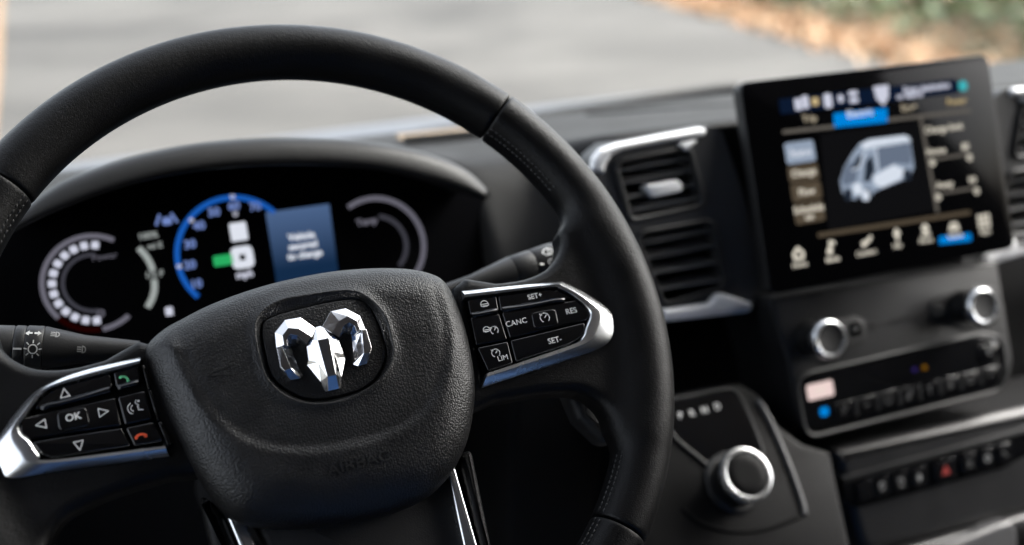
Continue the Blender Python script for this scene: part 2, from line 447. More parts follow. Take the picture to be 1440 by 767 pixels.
def scatter(name, n, drange, size, mats, label, cat, yr=(2, 26), lift=.03, up=.3, dens=None):
    g = random.Random(len(name)); V = []; F = []; MI = []
    while len(F) < n:
        y = g.uniform(*yr); d = g.uniform(*drange); x = edge_x(y) + d
        if dens and g.random() > dens(d): continue
        s = size * g.uniform(.6, 1.5); z = bank_z(max(d, 0), x, y) + lift * g.random()
        a = Vector((g.gauss(0, 1), g.gauss(0, 1), g.gauss(0, up))).normalized(); b = a.cross(Vector((g.gauss(0, .5), g.gauss(0, .5), 1))).normalized()
        c = Vector((x, y, z)); k = len(V)
        V += [c - a * s, c + b * s * .5, c + a * s, c - b * s * .5]; F.append((k, k + 1, k + 2, k + 3)); MI.append(g.randrange(len(mats)))
    o = mesh_obj(name, V, F, mats[0], None, 0)
    for mm in mats[1:]: o.data.materials.append(MATS[mm])
    o.data.polygons.foreach_set('material_index', MI); return tag(o, label, cat, 'stuff')
scatter('leaf_litter', 9000, (-.25, 1.25), .055, ['dry_leaf_0', 'dry_leaf_1', 'dry_leaf_2', 'dry_leaf_3'], 'dry orange and tan leaves strewn along the road edge', 'leaves', dens=lambda d: 1 if 0 < d < .8 else .35)
scatter('ground_cover', 30000, (.8, 8), .085, ['green_leaf_0', 'green_leaf_1', 'green_leaf_2', 'green_leaf_1', 'green_leaf_3'], 'green undergrowth covering the bank beyond the leaves', 'undergrowth', lift=.28, up=1.0, dens=lambda d: min(1, (d - .6) / 1.0))
scatter('fallen_leaves', 1500, (1.0, 7), .06, ['dry_leaf_0', 'dry_leaf_1', 'dry_leaf_3'], 'scattered fallen leaves lying among the green undergrowth', 'leaves', lift=.3)

# ------------------------------------------------------------------ the van round the camera (out of frame, gives the shade and the mirror images)
def box_data(x0, x1, y0, y1, z0, z1):
    V = [(x, y, z) for z in (z0, z1) for x, y in ((x0, y0), (x1, y0), (x1, y1), (x0, y1))]
    return V, [(3, 2, 1, 0), (4, 5, 6, 7), (0, 1, 5, 4), (1, 2, 6, 5), (2, 3, 7, 6), (3, 0, 4, 7)]
def shell(name, parts, mat, label, cat):
    V, F = merge(parts); return tag(mesh_obj(name, V, F, mat, None, 0), label, cat, 'structure')
XL, XR = -.50, 1.48
shell('cabin_roof', [box_data(XL - .05, XR + .05, -1.30, .06, .74, .80)], 'headliner', 'unseen light grey cloth headliner added above the driver for shade and reflections', 'roof')
for nm, x0, x1, lb in (('cabin_wall_left', XL - .06, XL, 'unseen driver side door added to shape the light, with its window above the sill'), ('cabin_wall_right', XR, XR + .06, 'unseen passenger side door added to shape the light, with its window above the sill')):
    shell(nm, [box_data(x0, x1, -1.30, .60, -.85, -.10), box_data(x0, x1, -1.30, -.60, -.10, .74), box_data(x0, x1, -.60, .06, .68, .74)], 'cabin_grey', lb, 'door')
shell('cabin_wall_back', [box_data(XL - .06, XR + .06, -1.36, -1.30, -.85, .80)], 'cabin_grey', 'unseen dark bulkhead added behind the seats for shade', 'bulkhead')
shell('cabin_floor', [box_data(XL - .06, XR + .06, -1.36, .75, -.90, -.85)], 'rubber', 'black rubber floor of the cab', 'floor')
# slanted pillars beside the windscreen
for nm, xa in (('windscreen_pillar', XL - .03), ('windscreen_pillar', XR + .03)):
    Vp, Fp = sweep_data([(xa, .07, .76), (xa, .74, -.06)], .035, 10)
    tag(mesh_obj(nm, Vp, Fp, 'cabin_grey', None, 40), 'unseen slanted dark pillar added at the %s edge of the windscreen' % ('left' if xa < 0 else 'right'), 'pillar')
V = []; F = []; NX, NY = 12, 8
for j in range(NY + 1):
    for i in range(NX + 1):
        s = j / NY; x = XL + (XR - XL) * i / NX; bow = .07 * (1 - ((x - .49) / 1.0) ** 2)
        V.append((x, .06 + (.72 - .06) * (1 - s) + bow * (1 - s), -.05 + .79 * s))
for j in range(NY):
    for i in range(NX): a = j * (NX + 1) + i; F.append((a, a + 1, a + NX + 2, a + NX + 1))
tag(mesh_obj('windscreen', V, F, 'window_glass', None, 180), 'clear windscreen in front of the dashboard', 'windscreen')
# bonnet seen as a pale strip over the far edge of the dashboard
V = []; F = []; xs = [-.55 + 2.15 * k / 30 for k in range(31)]
prof = [(.83, -.075), (.90, -.070), (.98, -.080), (1.08, -.112), (1.25, -.18), (1.5, -.33), (1.65, -.55)]
for x in xs:
    c = 1 - ((x - .49) / 1.1) ** 2 * .5
    for y, z in prof: V.append((x, y + .10 * (c - .6), z - .010 + .03 * (c - .8)))
n_ = len(prof)
for i in range(30):
    for j in range(n_ - 1): F.append((i * n_ + j, (i + 1) * n_ + j, (i + 1) * n_ + j + 1, i * n_ + j + 1))
tag(mesh_obj('van_bonnet', V, F, 'bonnet_paint', None, 180), 'pale silver bonnet showing as a strip above the dashboard', 'bonnet')
Vw, Fw = sweep_data([(.30, .80, -.062), (.50, .79, -.052), (.72, .775, -.044), (.745, .76, -.040)], [.008, .008, .009, .006], 8)
tag(mesh_obj('windscreen_wiper', Vw, Fw, 'rubber', None, 60), 'black wiper arm lying at the foot of the windscreen', 'wiper')
# unseen seat added below the camera, blue for the driver's legs mirrored in trim
seat = empty('reflection_seat', Matrix.Translation((.06, -.55, -.42)), 'unseen blue cloth seat added below the frame to mirror blue in the trim', 'seat')
prism('cushion', fillet([(-.33, -.30), (.33, -.30), (.33, .24), (-.33, .24)], .06), -.12, .02, 'denim_cloth', seat, .04, 4)
prism('backrest', fillet([(-.25, 0), (.25, 0), (.23, .62), (-.23, .62)], .07), 0, .12, 'denim_cloth', seat, .04, 4, xf=Matrix.Translation((0, -.40, .0)) @ Matrix.Rotation(R_(78), 4, 'X'))
prism('base', fillet([(-.2, -.2), (.2, -.2), (.2, .2), (-.2, .2)], .03), -.43, -.13, 'black_plastic', seat)

# ------------------------------------------------------------------ dashboard
dash = empty('dashboard', Matrix.Identity(4), 'black moulded dashboard behind the steering wheel, with brow over the dials', 'dashboard')
def sstep(a, b, x):
    t = min(1, max(0, (x - a) / (b - a))); return t * t * (3 - 2 * t)
xs = sorted(set([.160, .164, .1675, -.55, -.45, -.35, -.28, -.24, -.22, -.20, -.185, -.17, -.155, -.10, -.05, 0, .05, .10, .155, .17, .178, .186, .194, .202, .21, .22, .235, .25, .27, .30, .34, .38, .42, .48, .54, .6, .66, .72, .78, .9, 1.1, 1.3, 1.5]))
V = []; nrow = 0
for x in xs:
    open_ = sstep(.181, .165, abs(x - .0)) if x > 0 else sstep(-.215, -.172, x)
    yf = .205 + .135 * open_
    pocket = sstep(.245, .262, x) * sstep(.455, .43, x)
    vent = (sstep(.235, .245, x) * sstep(.395, .385, x)) + sstep(.595, .605, x) * sstep(.745, .735, x)
    yv = .035 * vent
    rows = [(.66, -.030), (.60, -.010), (.50, .000), (.445, .008), (yf + .075, .030 - .02 * open_), (yf + .035, .043 - .03 * open_), (yf + .014, .046 - .03 * open_), (yf + .003, .040 - .03 * open_),
            (yf + yv, .028 - .03 * open_), (yf - .002 + yv, -.02), (yf - .004 + yv, -.07), (yf - .004 + yv, -.094), (yf - .002 + .004, -.106), (yf + .06 * pocket, -.112), (yf + .10 * pocket, -.13), (yf + .10 * pocket, -.16), (yf + .02, -.20), (yf + .03, -.30), (yf + .06, -.60)]
    sl = sstep(.168, .180, x) * sstep(.258, .244, x)      # slanted cheek between the dials and the vent
    cheek = [None] * 4 + [(yf + .125, .020), (yf + .090, .020), (yf + .075, .017), (yf + .062, .008), (yf + .050, -.006), (yf + .022, -.040), (yf - .002, -.075)]
    for i_, cpt in enumerate(cheek):
        if cpt: rows[i_] = tuple(a_ + (b_ - a_) * sl for a_, b_ in zip(rows[i_], cpt))
    nrow = len(rows); V += [(x, y, z) for y, z in rows]
F = []
for i in range(len(xs) - 1):
    for j in range(nrow - 1): F.append((i * nrow + j, i * nrow + j + 1, (i + 1) * nrow + j + 1, (i + 1) * nrow + j))
o = mesh_obj('top_pad', V, F, 'dash_plastic', dash, 180); md = o.modifiers.new('s', 'SUBSURF'); md.levels = 2; md.render_levels = 2
# brow over the instruments
top = [(-0.1412, 0.205, 0.0462), (-0.1269, 0.205, 0.0588), (-0.1089, 0.205, 0.0677), (-0.0828, 0.205, 0.0745), (-0.0609, 0.205, 0.0782), (-0.0388, 0.205, 0.0802), (-0.0164, 0.205, 0.0809), (0.0108, 0.205, 0.0797), (0.0293, 0.205, 0.0781), (0.0528, 0.205, 0.0749), (0.0769, 0.205, 0.0707), (0.1014, 0.205, 0.065), (0.1264, 0.205, 0.0561), (0.1468, 0.205, 0.046), (0.1596, 0.205, 0.0351), (0.1662, 0.205, 0.0248)]
low = [(-0.148, 0.185, 0.0388), (-0.1372, 0.185, 0.0439), (-0.1244, 0.185, 0.0488), (-0.0945, 0.185, 0.0576), (-0.0645, 0.185, 0.0631), (-0.0429, 0.185, 0.0649), (-0.021, 0.185, 0.0654), (0.0057, 0.185, 0.0639), (0.0238, 0.185, 0.0621), (0.0468, 0.185, 0.0593), (0.0704, 0.185, 0.0554), (0.0944, 0.185, 0.0495), (0.1189, 0.185, 0.0404), (0.1391, 0.185, 0.0323), (0.1518, 0.185, 0.026), (0.1616, 0.185, 0.0201)]
back_z = .0
V = []; F = []
for i, (t, l) in enumerate(zip(top, low)):
    t, l = Vector(t), Vector(l); k = abs(l.x) / .16
    st = [Vector((t.x * 1.02, .46, -.03)), Vector((t.x * 1.02, .36, t.z * .2 - .01)), Vector((t.x * 1.01, .285, t.z - .025)), Vector((t.x, .240, t.z - .013)),
          Vector((t.x, .213, t.z - .006)), Vector((t.x, .201, t.z - .004)), Vector((t.x * .85 + l.x * .15, .1935, t.z * .80 + l.z * .20 - .002)), Vector((t.x * .4 + l.x * .6, .189, t.z * .40 + l.z * .60)), l, l + Vector((0, .004, -.003)), l + Vector((0, .03, -.005)), Vector((l.x * .99, .285, l.z - .016))]
    V += st; ns = len(st)
for i in range(len(top) - 1):
    for j in range(ns - 1): F.append((i * ns + j, i * ns + j + 1, (i + 1) * ns + j + 1, (i + 1) * ns + j))
o = mesh_obj('instrument_brow', V, F, 'hood_plastic', dash, 180); md = o.modifiers.new('s', 'SUBSURF'); md.levels = 2; md.render_levels = 2
md = o.modifiers.new('t', 'SOLIDIFY'); md.thickness = .002; md.offset = 0
Vb, Fb = sweep_data(smooth_open([(.40, .520, .0002), (.47, .490, .0025), (.53, .440, .0085), (.58, .370, .0185)], 6), .0016, 6, rb=.0012)
mesh_obj('pad_seam', Vb, Fb, 'void', dash, 60)
# tan strip put in for a reflection, and the black demister slot at the foot of the windscreen
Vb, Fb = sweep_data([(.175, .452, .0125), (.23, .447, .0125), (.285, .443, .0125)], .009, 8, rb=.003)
mesh_obj('reflection_strip', Vb, Fb, 'tan_strip', dash, 60)
Vb, Fb = sweep_data([(.175, .428, .0150), (.23, .423, .0150), (.285, .419, .0150)], .007, 8, rb=.003)
mesh_obj('demister_slot', Vb, Fb, 'void', dash, 60)

# steering column shroud and the two stalks
WF = frame((0, 0, 0), 37.07, 1.3679)
colm = empty('steering_column', WF, 'dark steering column shroud behind the wheel hub', 'steering column')
f_sh = lambda u, v_, w: smin(slab(np.hypot(u / 1.25, v_ + .01) - .047, w, -.30, -.035, .012), slab(np.hypot((u - .055) / 1., (v_ + .055) / 1.5) - .022, w, -.20, -.075, .010), .012)
P, Fq = surface_net(f_sh, (-.08, -.12, -.31), (.10, .06, -.02), .004)
mesh_obj('shroud', P, Fq, 'stalk_plastic', colm, 180)
lathe('ignition_ring', [(.0, -.004), (.020, -.004), (.021, .0), (.019, .003), (.016, .003), (.015, .0), (0, .0)], 'stalk_plastic', colm, Matrix.Translation((.058, -.058, -.072)), 36)

def stalk(name, p0, p1, prof, label, marks, rings):
    """Lever along p0 -> p1 in the wheel frame; prof = [(t, ra, rb)], the flat side faces the driver."""
    p0, p1 = Vector(p0), Vector(p1); L = (p1 - p0).length; ax = (p1 - p0).normalized()
    nrm = (Vector((0, 0, 1)) - ax * ax.z).normalized(); sd_ = ax.cross(nrm)
    M = Matrix((ax, -sd_, nrm)).transposed().to_4x4()
    if M.determinant() < 0: M = Matrix((ax, sd_, nrm)).transposed().to_4x4()
    M.translation = p0
    root = empty(name, WF @ M, label, 'stalk')
    def shell_(nm, pr, mat):
        V, F = sweep_data([(t * L, 0, 0) for t, _, _ in pr], [a for _, a, _ in pr], 28, rb=[b for _, _, b in pr]); return mesh_obj(nm, V, F, mat, root, 40)
    for nm, pr, mt in prof: shell_(nm, pr, mt)
    def radius(t):
        for nm, pr, mt in prof:
            for (t0, a0, b0), (t1, a1, b1) in zip(pr, pr[1:]):
                if t0 <= t <= t1 and t1 > t0: k = (t - t0) / (t1 - t0); return a0 + (a1 - a0) * k, b0 + (b1 - b0) * k
        return .01, .01
    flip = -1 if p1.x < p0.x else 1
    for (data, t, c, mt) in marks:
        V = []
        for x, y, z in data[0]:
            tt = t + flip * x / L; ra, rb = radius(tt); th = (c + y) / ((ra + rb) / 2)
            V.append((tt * L, flip * math.sin(th) * (ra + .0002 + z), math.cos(th) * (rb + .0002 + z)))
        mesh_obj('symbol', V, data[1], mt, root, 0)
    return root
def sunny(r, w): return stroke_data([arc(0, 0, r * .5, 0, 360, 16)] + [[(r * .72 * math.cos(a), r * .72 * math.sin(a)), (r * math.cos(a), r * math.sin(a))] for a in [k * math.pi / 4 for k in range(8)]], w)
def lamp(s, w): return stroke_data([arc(-.1 * s, 0, .45 * s, 90, -90, 12) + [(-.1 * s, .45 * s)]] + [[(-.3 * s, k * s), (-.8 * s, k * s)] for k in (-.3, 0, .3)], w)
def arrows(s): return merge([prism_data([(d * .1 * s, .12 * s), (d * .1 * s, -.12 * s), (d * .45 * s, -.12 * s), (d * .45 * s, -.32 * s), (d * .85 * s, 0), (d * .45 * s, .32 * s), (d * .45 * s, .12 * s)], 0, .0001) for d in (-1, 1)])
lp0, lp1 = [(-0.0839, 0.0366), (-0.1727, 0.0595)]
stalk('indicator_stalk', (*lp0, -.05), (*lp1, -.05),
      [('lever', [(0, .0055, .005), (.3, .0075, .0065), (.505, .0112, .0095), (.51, .0112, .0095)], 'stalk_plastic'),
       ('lamp_ring', [(.513, .0108, .0092), (.52, .0114, .0097), (.60, .0114, .0097), (.607, .0108, .0092)], 'stalk_plastic'),
       ('collar', [(.61, .0108, .0092), (.617, .0112, .0095), (.66, .0112, .0095), (.667, .0106, .009)], 'stalk_plastic'),
       ('end_cap', [(.67, .0106, .009), (.68, .011, .0093), (.98, .0104, .0088), (1, .008, .0066)], 'stalk_plastic')],
      'dark lighting stalk with headlamp symbols left of the hub',
      [(sunny(.0042, .0006), .56, -.0035, 'print_white'), (arrows(.0046), .565, .0046, 'print_white'), (stroke_data([[(-.0017, 0), (.0017, 0)]], .0009), .64, -.0035, 'print_white'),
       (lamp(.0034, .0006), .445, .0048, 'print_grey'), (lamp(.0034, .0006), .30, -.002, 'print_grey')], 3)
rp0, rp1 = [(0.0919, 0.0388), (0.1857, 0.0506)]
stalk('wiper_stalk', (*rp0, -.06), (*rp1, -.06),
      [('lever', [(0, .005, .005), (.2, .0055, .005), (.48, .0088, .0075), (.49, .0088, .0075)], 'stalk_plastic'),
       ('collar', [(.495, .0084, .0072), (.505, .0089, .0077), (.63, .0089, .0077), (.64, .0085, .0073)], 'stalk_plastic'),
       ('ring', [(.645, .0085, .0073), (.655, .0090, .0078), (.80, .0090, .0078), (.81, .0086, .0074)], 'stalk_plastic'),
       ('end_cap', [(.815, .0084, .0072), (.82, .0088, .0076), (.97, .0084, .0072), (1, .006, .005)], 'stalk_plastic')],
      'dark wiper stalk with white symbols right of the hub',
      [(stroke_data([arc(0, 0, .0014, 0, 360, 12)], .0007), .73, -.004, 'print_white'), (stroke_data([[(-.0014, 0), (.0014, 0)]], .0009), .66, -.004, 'print_white'),
       (stroke_data([arc(0, -.001, .0034, 20, 160, 10), [(-.0034, .0004), (-.0015, -.0018), (.0015, -.0018), (.0034, .0004)], [(0, -.0014), (.0012, .0018)]], .0007), .735, .002, 'print_white')], 3)

# ------------------------------------------------------------------ steering wheel (in its own plane: x right, y up, z towards the driver)
wheel = empty('steering_wheel', WF, 'black leather steering wheel with silver trimmed button pods and ram head emblem', 'steering wheel')
RIM, RT = .178, .0156
SEAM_T, SEAM_B = 42.0, -43.7
def torus_part(name, a0, a1):
    na, nt_ = 150, 44; V = []; F = []; L = R_(abs(a1 - a0)) * RIM
    ss = [0, .0003, .0008, .0014, .0022] + [.0022 + (L - .0044) * k / na for k in range(1, na)] + [L - .0022, L - .0014, L - .0008, L - .0003, L]
    for s in ss:
        e = min(s, L - s); r = RT * .985 - .0016 * (1 - math.sqrt(max(0, 1 - (1 - min(1, e / .0022)) ** 2)))
        a = R_(a0) + s / RIM
        for k in range(nt_):
            t = 2 * math.pi * k / nt_; q = RIM + r * math.cos(t); V.append((q * math.cos(a), q * math.sin(a), r * math.sin(t)))
    for i in range(len(ss) - 1):
        for k in range(nt_): l = (k + 1) % nt_; F.append((i * nt_ + k, (i + 1) * nt_ + k, (i + 1) * nt_ + l, i * nt_ + l))
    F.append(tuple(range(nt_))); F.append(tuple((len(ss) - 1) * nt_ + k for k in range(nt_))[::-1])
    o = mesh_obj(name, V, F, 'rim_leather', wheel, 60); return o
torus_part('rim_section', SEAM_T + .12, 180 - SEAM_T - .12)['label'] = 'upper leather section of the rim between two seams'
torus_part('rim_section', 180 - SEAM_B + .12, 360 + SEAM_B - .12)['label'] = 'lower leather section of the rim'
SPOKE = [(0.0773, 0.0219), (0.1012, 0.0197), (0.1178, 0.0189), (0.1315, 0.0218), (0.1405, 0.0282), (0.1449, 0.0352), (0.1478, 0.0425), (0.1654, 0.0446), (0.1754, 0.0208), (0.1776, -0.0183), (0.1679, -0.0617), (0.1589, -0.0796), (0.1435, -0.0744), (0.1413, -0.066), (0.137, -0.0571), (0.1279, -0.049), (0.1064, -0.0445), (0.0825, -0.043), (0.0636, -0.0402)]
POD_R_OUT = [(0.0793, 0.0175), (0.1297, 0.0126), (0.1384, 0.0101), (0.1503, 0.0001), (0.1585, -0.0095), (0.1591, -0.0155), (0.1553, -0.0238), (0.1477, -0.0284), (0.1306, -0.0308), (0.0752, -0.0355)]
POD_R_IN = [(0.0784, 0.0127), (0.1252, 0.0092), (0.1325, 0.0069), (0.1402, 0), (0.1447, -0.0072), (0.1446, -0.0113), (0.1402, -0.017), (0.1364, -0.0219), (0.1279, -0.0246), (0.0789, -0.0294)]
POD_L_OUT = [(-0.0854, 0.016), (-0.1091, 0.0151), (-0.1242, 0.0128), (-0.1333, 0.0096), (-0.143, 0.0016), (-0.1509, -0.0073), (-0.1538, -0.0133), (-0.1525, -0.0222), (-0.1485, -0.0277), (-0.126, -0.0294), (-0.0817, -0.0341)]
POD_L_IN = [(-0.0867, 0.0119), (-0.105, 0.0106), (-0.1246, 0.009), (-0.1309, 0.0063), (-0.1378, -0.0006), (-0.1424, -0.0056), (-0.1421, -0.0097), (-0.1391, -0.0138), (-0.1363, -0.0205), (-0.1317, -0.0242), (-0.083, -0.0293)]
def spoke_part(side, pod):
    sp = poly_sd(smooth_closed(SPOKE, 3)); pk = poly_sd([(p[0] * side, p[1]) for p in pod]); S = np.sin(R_(SEAM_T)), np.cos(R_(SEAM_T)); B = np.sin(R_(SEAM_B)), np.cos(R_(SEAM_B))
    def f(u, v_, w):
        tor = np.hypot(np.hypot(u, v_) - RIM, w) - RT
        pl = slab(sp(u, v_), w, -.013, .0085, .006)
        d = smin(tor, pl, .016)
        pocket = slab(pk(u, v_) + .0012, w, .0045, .05, .0008)
        d = np.maximum(d, -pocket)
        d = smax(d, -S[0] * u + S[1] * v_ + .0003, .0014)
        return smax(d, B[0] * u - B[1] * v_ + .0003, .0014)
    P, Fq = surface_net(f, (.050, -.150, -.020), (.200, .150, .020), .00135)
    if side < 0: P = P * np.array([-1, 1, 1]); Fq = Fq[:, ::-1]
    return mesh_obj('rim_section', P, Fq, 'rim_leather', wheel, 60)
spoke_part(1, POD_R_OUT)['label'] = 'right leather rim section with the right spoke'
spoke_part(-1, POD_L_OUT)['label'] = 'left leather rim section with the left spoke'
# stitching along the inner edge of the side sections
def stitches(a0, a1, step=1.05):
    parts = []; a = a0
    while a < a1:
        for ph, dr in ((148, 0), (161, 1)):
            t = R_(ph); q0 = RIM + (RT * .99) * math.cos(t); z = (RT * .99) * math.sin(t); j = .25 * dr
            p0 = Vector((q0 * math.cos(R_(a + j)), q0 * math.sin(R_(a + j)), z)); p1 = Vector((q0 * math.cos(R_(a + j + .72)), q0 * math.sin(R_(a + j + .72)), z - .0004))
            parts.append(sweep_data([p0, (p0 + p1) / 2 * 1.0 + Vector((0, 0, .0003)), p1], [.0004, .0007, .0004], 6))
        a += step
    return parts
parts = stitches(24, 41.5) + stitches(-43, -21) + stitches(138.5, 156) + stitches(201, 223) + stitches(-62, -44.2)
o = mesh_obj('stitching', *merge(parts), 'thread', wheel, 60); o['kind'] = 'stuff'

# airbag cover ------------------------------------------------
COVER = smooth_closed([(-0.083, 0.0194), (-0.0754, 0.0268), (-0.0608, 0.033), (-0.0434, 0.0378), (-0.018, 0.0415), (0.0077, 0.0424), (0.0261, 0.0413), (0.0445, 0.0386), (0.0591, 0.0347), (0.0686, 0.0292), (0.0737, 0.0205), (0.0754, 0.0081), (0.0756, -0.0078), (0.0736, -0.0269), (0.0698, -0.0413), (0.0618, -0.0583), (0.0533, -0.0692), (0.0444, -0.0768), (0.0308, -0.0833), (0.0086, -0.0854), (-0.0154, -0.0836), (-0.0381, -0.0793), (-0.0534, -0.0737), (-0.0605, -0.0685), (-0.0666, -0.0585), (-0.0717, -0.0437), (-0.0762, -0.0255), (-0.0798, -0.0073), (-0.0823, 0.0074)], 4)
CREASE = smooth_closed([(-0.0667, 0.0304), (-0.069, 0.0204), (-0.0672, 0.004), (-0.0615, -0.0166), (-0.053, -0.0307), (-0.0404, -0.0416), (-0.0234, -0.0482), (-0.005, -0.0505), (0.0162, -0.0503), (0.0359, -0.0448), (0.052, -0.0296), (0.0616, -0.0089), (0.0641, 0.014), (0.0648, 0.0475), (0.013, 0.0688), (-0.0519, 0.0648)], 4)
REC_OUT = smooth_closed([(-0.0312, 0.0177), (-0.0196, 0.0267), (-0.0028, 0.0273), (0.0171, 0.0256), (0.026, 0.0197), (0.0319, 0.0081), (0.0321, -0.0041), (0.0305, -0.0128), (0.0223, -0.0221), (0.0074, -0.0283), (-0.0093, -0.0288), (-0.0229, -0.0232), (-0.0303, -0.014), (-0.0328, -0.0035)], 4)
REC_IN = smooth_closed([(-0.0289, 0.0136), (-0.0244, 0.0197), (-0.0038, 0.0217), (0.0165, 0.0216), (0.0245, 0.0181), (0.0276, 0.0098), (0.0287, -0.0026), (0.028, -0.0115), (0.0195, -0.022), (0.0066, -0.0259), (-0.0123, -0.025), (-0.0229, -0.0183), (-0.0291, -0.0093), (-0.0297, 0.0018)], 4)
cov_sd, cre_sd, rec_sd = poly_sd(COVER), poly_sd(CREASE), poly_sd(REC_OUT)
def cover_h(u, v_):
    u = np.asarray(u, float); v_ = np.asarray(v_, float); d = np.maximum(0, -cov_sd(u, v_))
    h = .0222 + .0045 * (1 - (u / .085) ** 2 * .8 - ((v_ + .020) / .065) ** 2 * .8)
    e = 1 - np.minimum(1, d / .022); h = h - .0165 * (1 - np.sqrt(np.maximum(0, 1 - e * e)))
    c = np.clip((-cre_sd(u, v_) + .0035) / .007, 0, 1); h = h - .0015 * c * c * (3 - 2 * c)
    r = np.clip(1 - rec_sd(u, v_) / .006, 0, 1); h = h + .0011 * r * r
    return h
FLOOR = .0222
cx, cy = -.0015, -.001
def radial(P, n=320):
    P = np.array(P); A = np.unwrap(np.arctan2(P[:, 1] - cy, P[:, 0] - cx)); Rr = np.hypot(P[:, 0] - cx, P[:, 1] - cy)
    o_ = np.argsort(np.mod(A, 2 * np.pi)); A = np.mod(A, 2 * np.pi)[o_]; Rr = Rr[o_]
    return np.interp(np.linspace(0, 2 * np.pi, n, endpoint=False), A, Rr, period=2 * np.pi)
NT = 320; th = np.linspace(0, 2 * np.pi, NT, endpoint=False); r_in, r_ro, r_co = radial(REC_IN), radial(REC_OUT), radial(COVER)
rings = []
for s in (.90, .99): rings.append((r_in * s, np.full(NT, FLOOR - .004)))
for k in range(0, 13):
    s = k / 12; rr = r_in * 1.012 + (r_ro - r_in * 1.012) * s; u, v_ = cx + rr * np.cos(th), cy + rr * np.sin(th)
    hs_ = cover_h(cx + r_ro * np.cos(th), cy + r_ro * np.sin(th)); e = s * s * (3 - 2 * s)
    rings.append((rr, (FLOOR - .0012) + (hs_ - FLOOR + .0012) * e))
for k in range(1, 91):
    s = k / 90; s = 1 - (1 - s) ** 1.5; rr = r_ro + (r_co - r_ro) * s; u, v_ = cx + rr * np.cos(th), cy + rr * np.sin(th); rings.append((rr, cover_h(u, v_)))
for dz, sc_ in ((.004, .999), (.010, .992), (.020, .96)): rings.append((r_co * sc_, cover_h(cx + r_co * np.cos(th), cy + r_co * np.sin(th)) - dz))
V = []; F = []
for rr, z in rings: V += list(zip(cx + rr * np.cos(th), cy + rr * np.sin(th), z))
for i in range(len(rings) - 1):
    for k in range(NT): l = (k + 1) % NT; F.append((i * NT + k, (i + 1) * NT + k, (i + 1) * NT + l, i * NT + l))
cover = mesh_obj('airbag_cover', V, F, 'pebbled_leather', wheel, 180)
fl = [(cx + r * .985 * math.cos(t), cy + r * .985 * math.sin(t)) for r, t in zip(r_in[::3], th[::3])]
prism('emblem_plate', fl, FLOOR - .004, FLOOR, 'pebbled_leather', cover, .0007, 3)
# horn symbols and the moulded word
def on_cover(data, lift=.00018):
    V, F = data; hh = cover_h([p[0] for p in V], [p[1] for p in V]); return [(p[0], p[1], h + p[2] + lift) for p, h in zip(V, hh)], F
for c, sg in (((-0.0507, -0.003), 1), ((0.0493, -0.0022), 1)):
    L = [[(-.006, .001), (-.0045, .0012), (.003, .0026), (.0042, .0034), (.0042, -.0026), (.003, -.0018), (-.0045, -.0004), (-.006, -.0002)], arc(-.0005, -.0016, .0026, 165, 375, 12)]
    L = [[(c[0] + x * sg, c[1] + y) for x, y in l] for l in L]
    mesh_obj('horn_symbol', *on_cover(stroke_data(L, .0005, 0, .0002), .00005), 'cover_print', cover, 0)
tp = (0.0013, -0.0605)
mesh_obj('lettering', *on_cover(text_data('AIRBAG', .0072, tp, 0, 1.0, .0003, sx=1.25)), 'cover_print', cover, 0)

# ram head emblem: faceted chrome
EMB = Matrix.Translation((-.0021, -.0002, FLOOR - .0002)) @ Matrix.Diagonal((.001, .001, .001, 1))
hv = {'T': (1.3, 9.2, 4.2), 'F': (5.6, 3.4, 5.4), 'B': (2.8, 1.7, 7.8), 'N': (2.1, -16.6, 6.2), 'P': (2.7, -22.8, 2.6), 'O': (4.0, -22.4, 1.2), 'C': (8.0, .8, 3.8), 'R': (3.4, -5.2, 6.6), 'E': (8.6, -6.0, 3.6), 'X': (9.6, -7.9, 2.2), 'K': (5.2, -17.4, 2.4), 'M': (4.6, -8.4, 5.0)}
hf = ['TFB', 'FCRB', 'CER', 'REM', 'EXM', 'BRN', 'RMN', 'MXK', 'MKN', 'NKOP']; wall = 'TFCEXKOP'
V = []; F = []; ix = {}
for s in (1, -1):
    for k, (x, y, z) in hv.items(): ix[k, s] = len(V); V.append((x * s, y, z))
    for k in wall: ix[k + '0', s] = len(V); x, y, z = hv[k]; V.append((x * s, y, 0))
    for fc in hf: q = tuple(ix[c, s] for c in fc); F.append(q if s < 0 else q[::-1])
    for a, b in zip(wall, wall[1:]): q = (ix[a, s], ix[b, s], ix[b + '0', s], ix[a + '0', s]); F.append(q if s < 0 else q[::-1])
I = lambda k: (ix[k, -1], ix[k, 1])
F += [(I('T')[0], I('T')[1], I('B')[1], I('B')[0]), (I('B')[0], I('B')[1], I('N')[1], I('N')[0]), (I('N')[0], I('N')[1], I('P')[1], I('P')[0]), (I('P')[0], I('P')[1], ix['P0', 1], ix['P0', -1])]
bm = bmesh.new(); bv = [bm.verts.new(EMB @ Vector(p)) for p in V]
for q in F: bm.faces.new([bv[i] for i in q])
emb = empty('emblem', None); emb.parent = wheel
def facet(name, bm):
    bmesh.ops.triangulate(bm, faces=[f for f in bm.faces if len(f.verts) > 4])
    o = bm_obj(name, bm, 'chrome', emb, 0); md = o.modifiers.new('b', 'BEVEL'); md.width = .00012; md.segments = 2; md.limit_method = 'ANGLE'; md.angle_limit = R_(12); return o
facet('ram_head', bm)
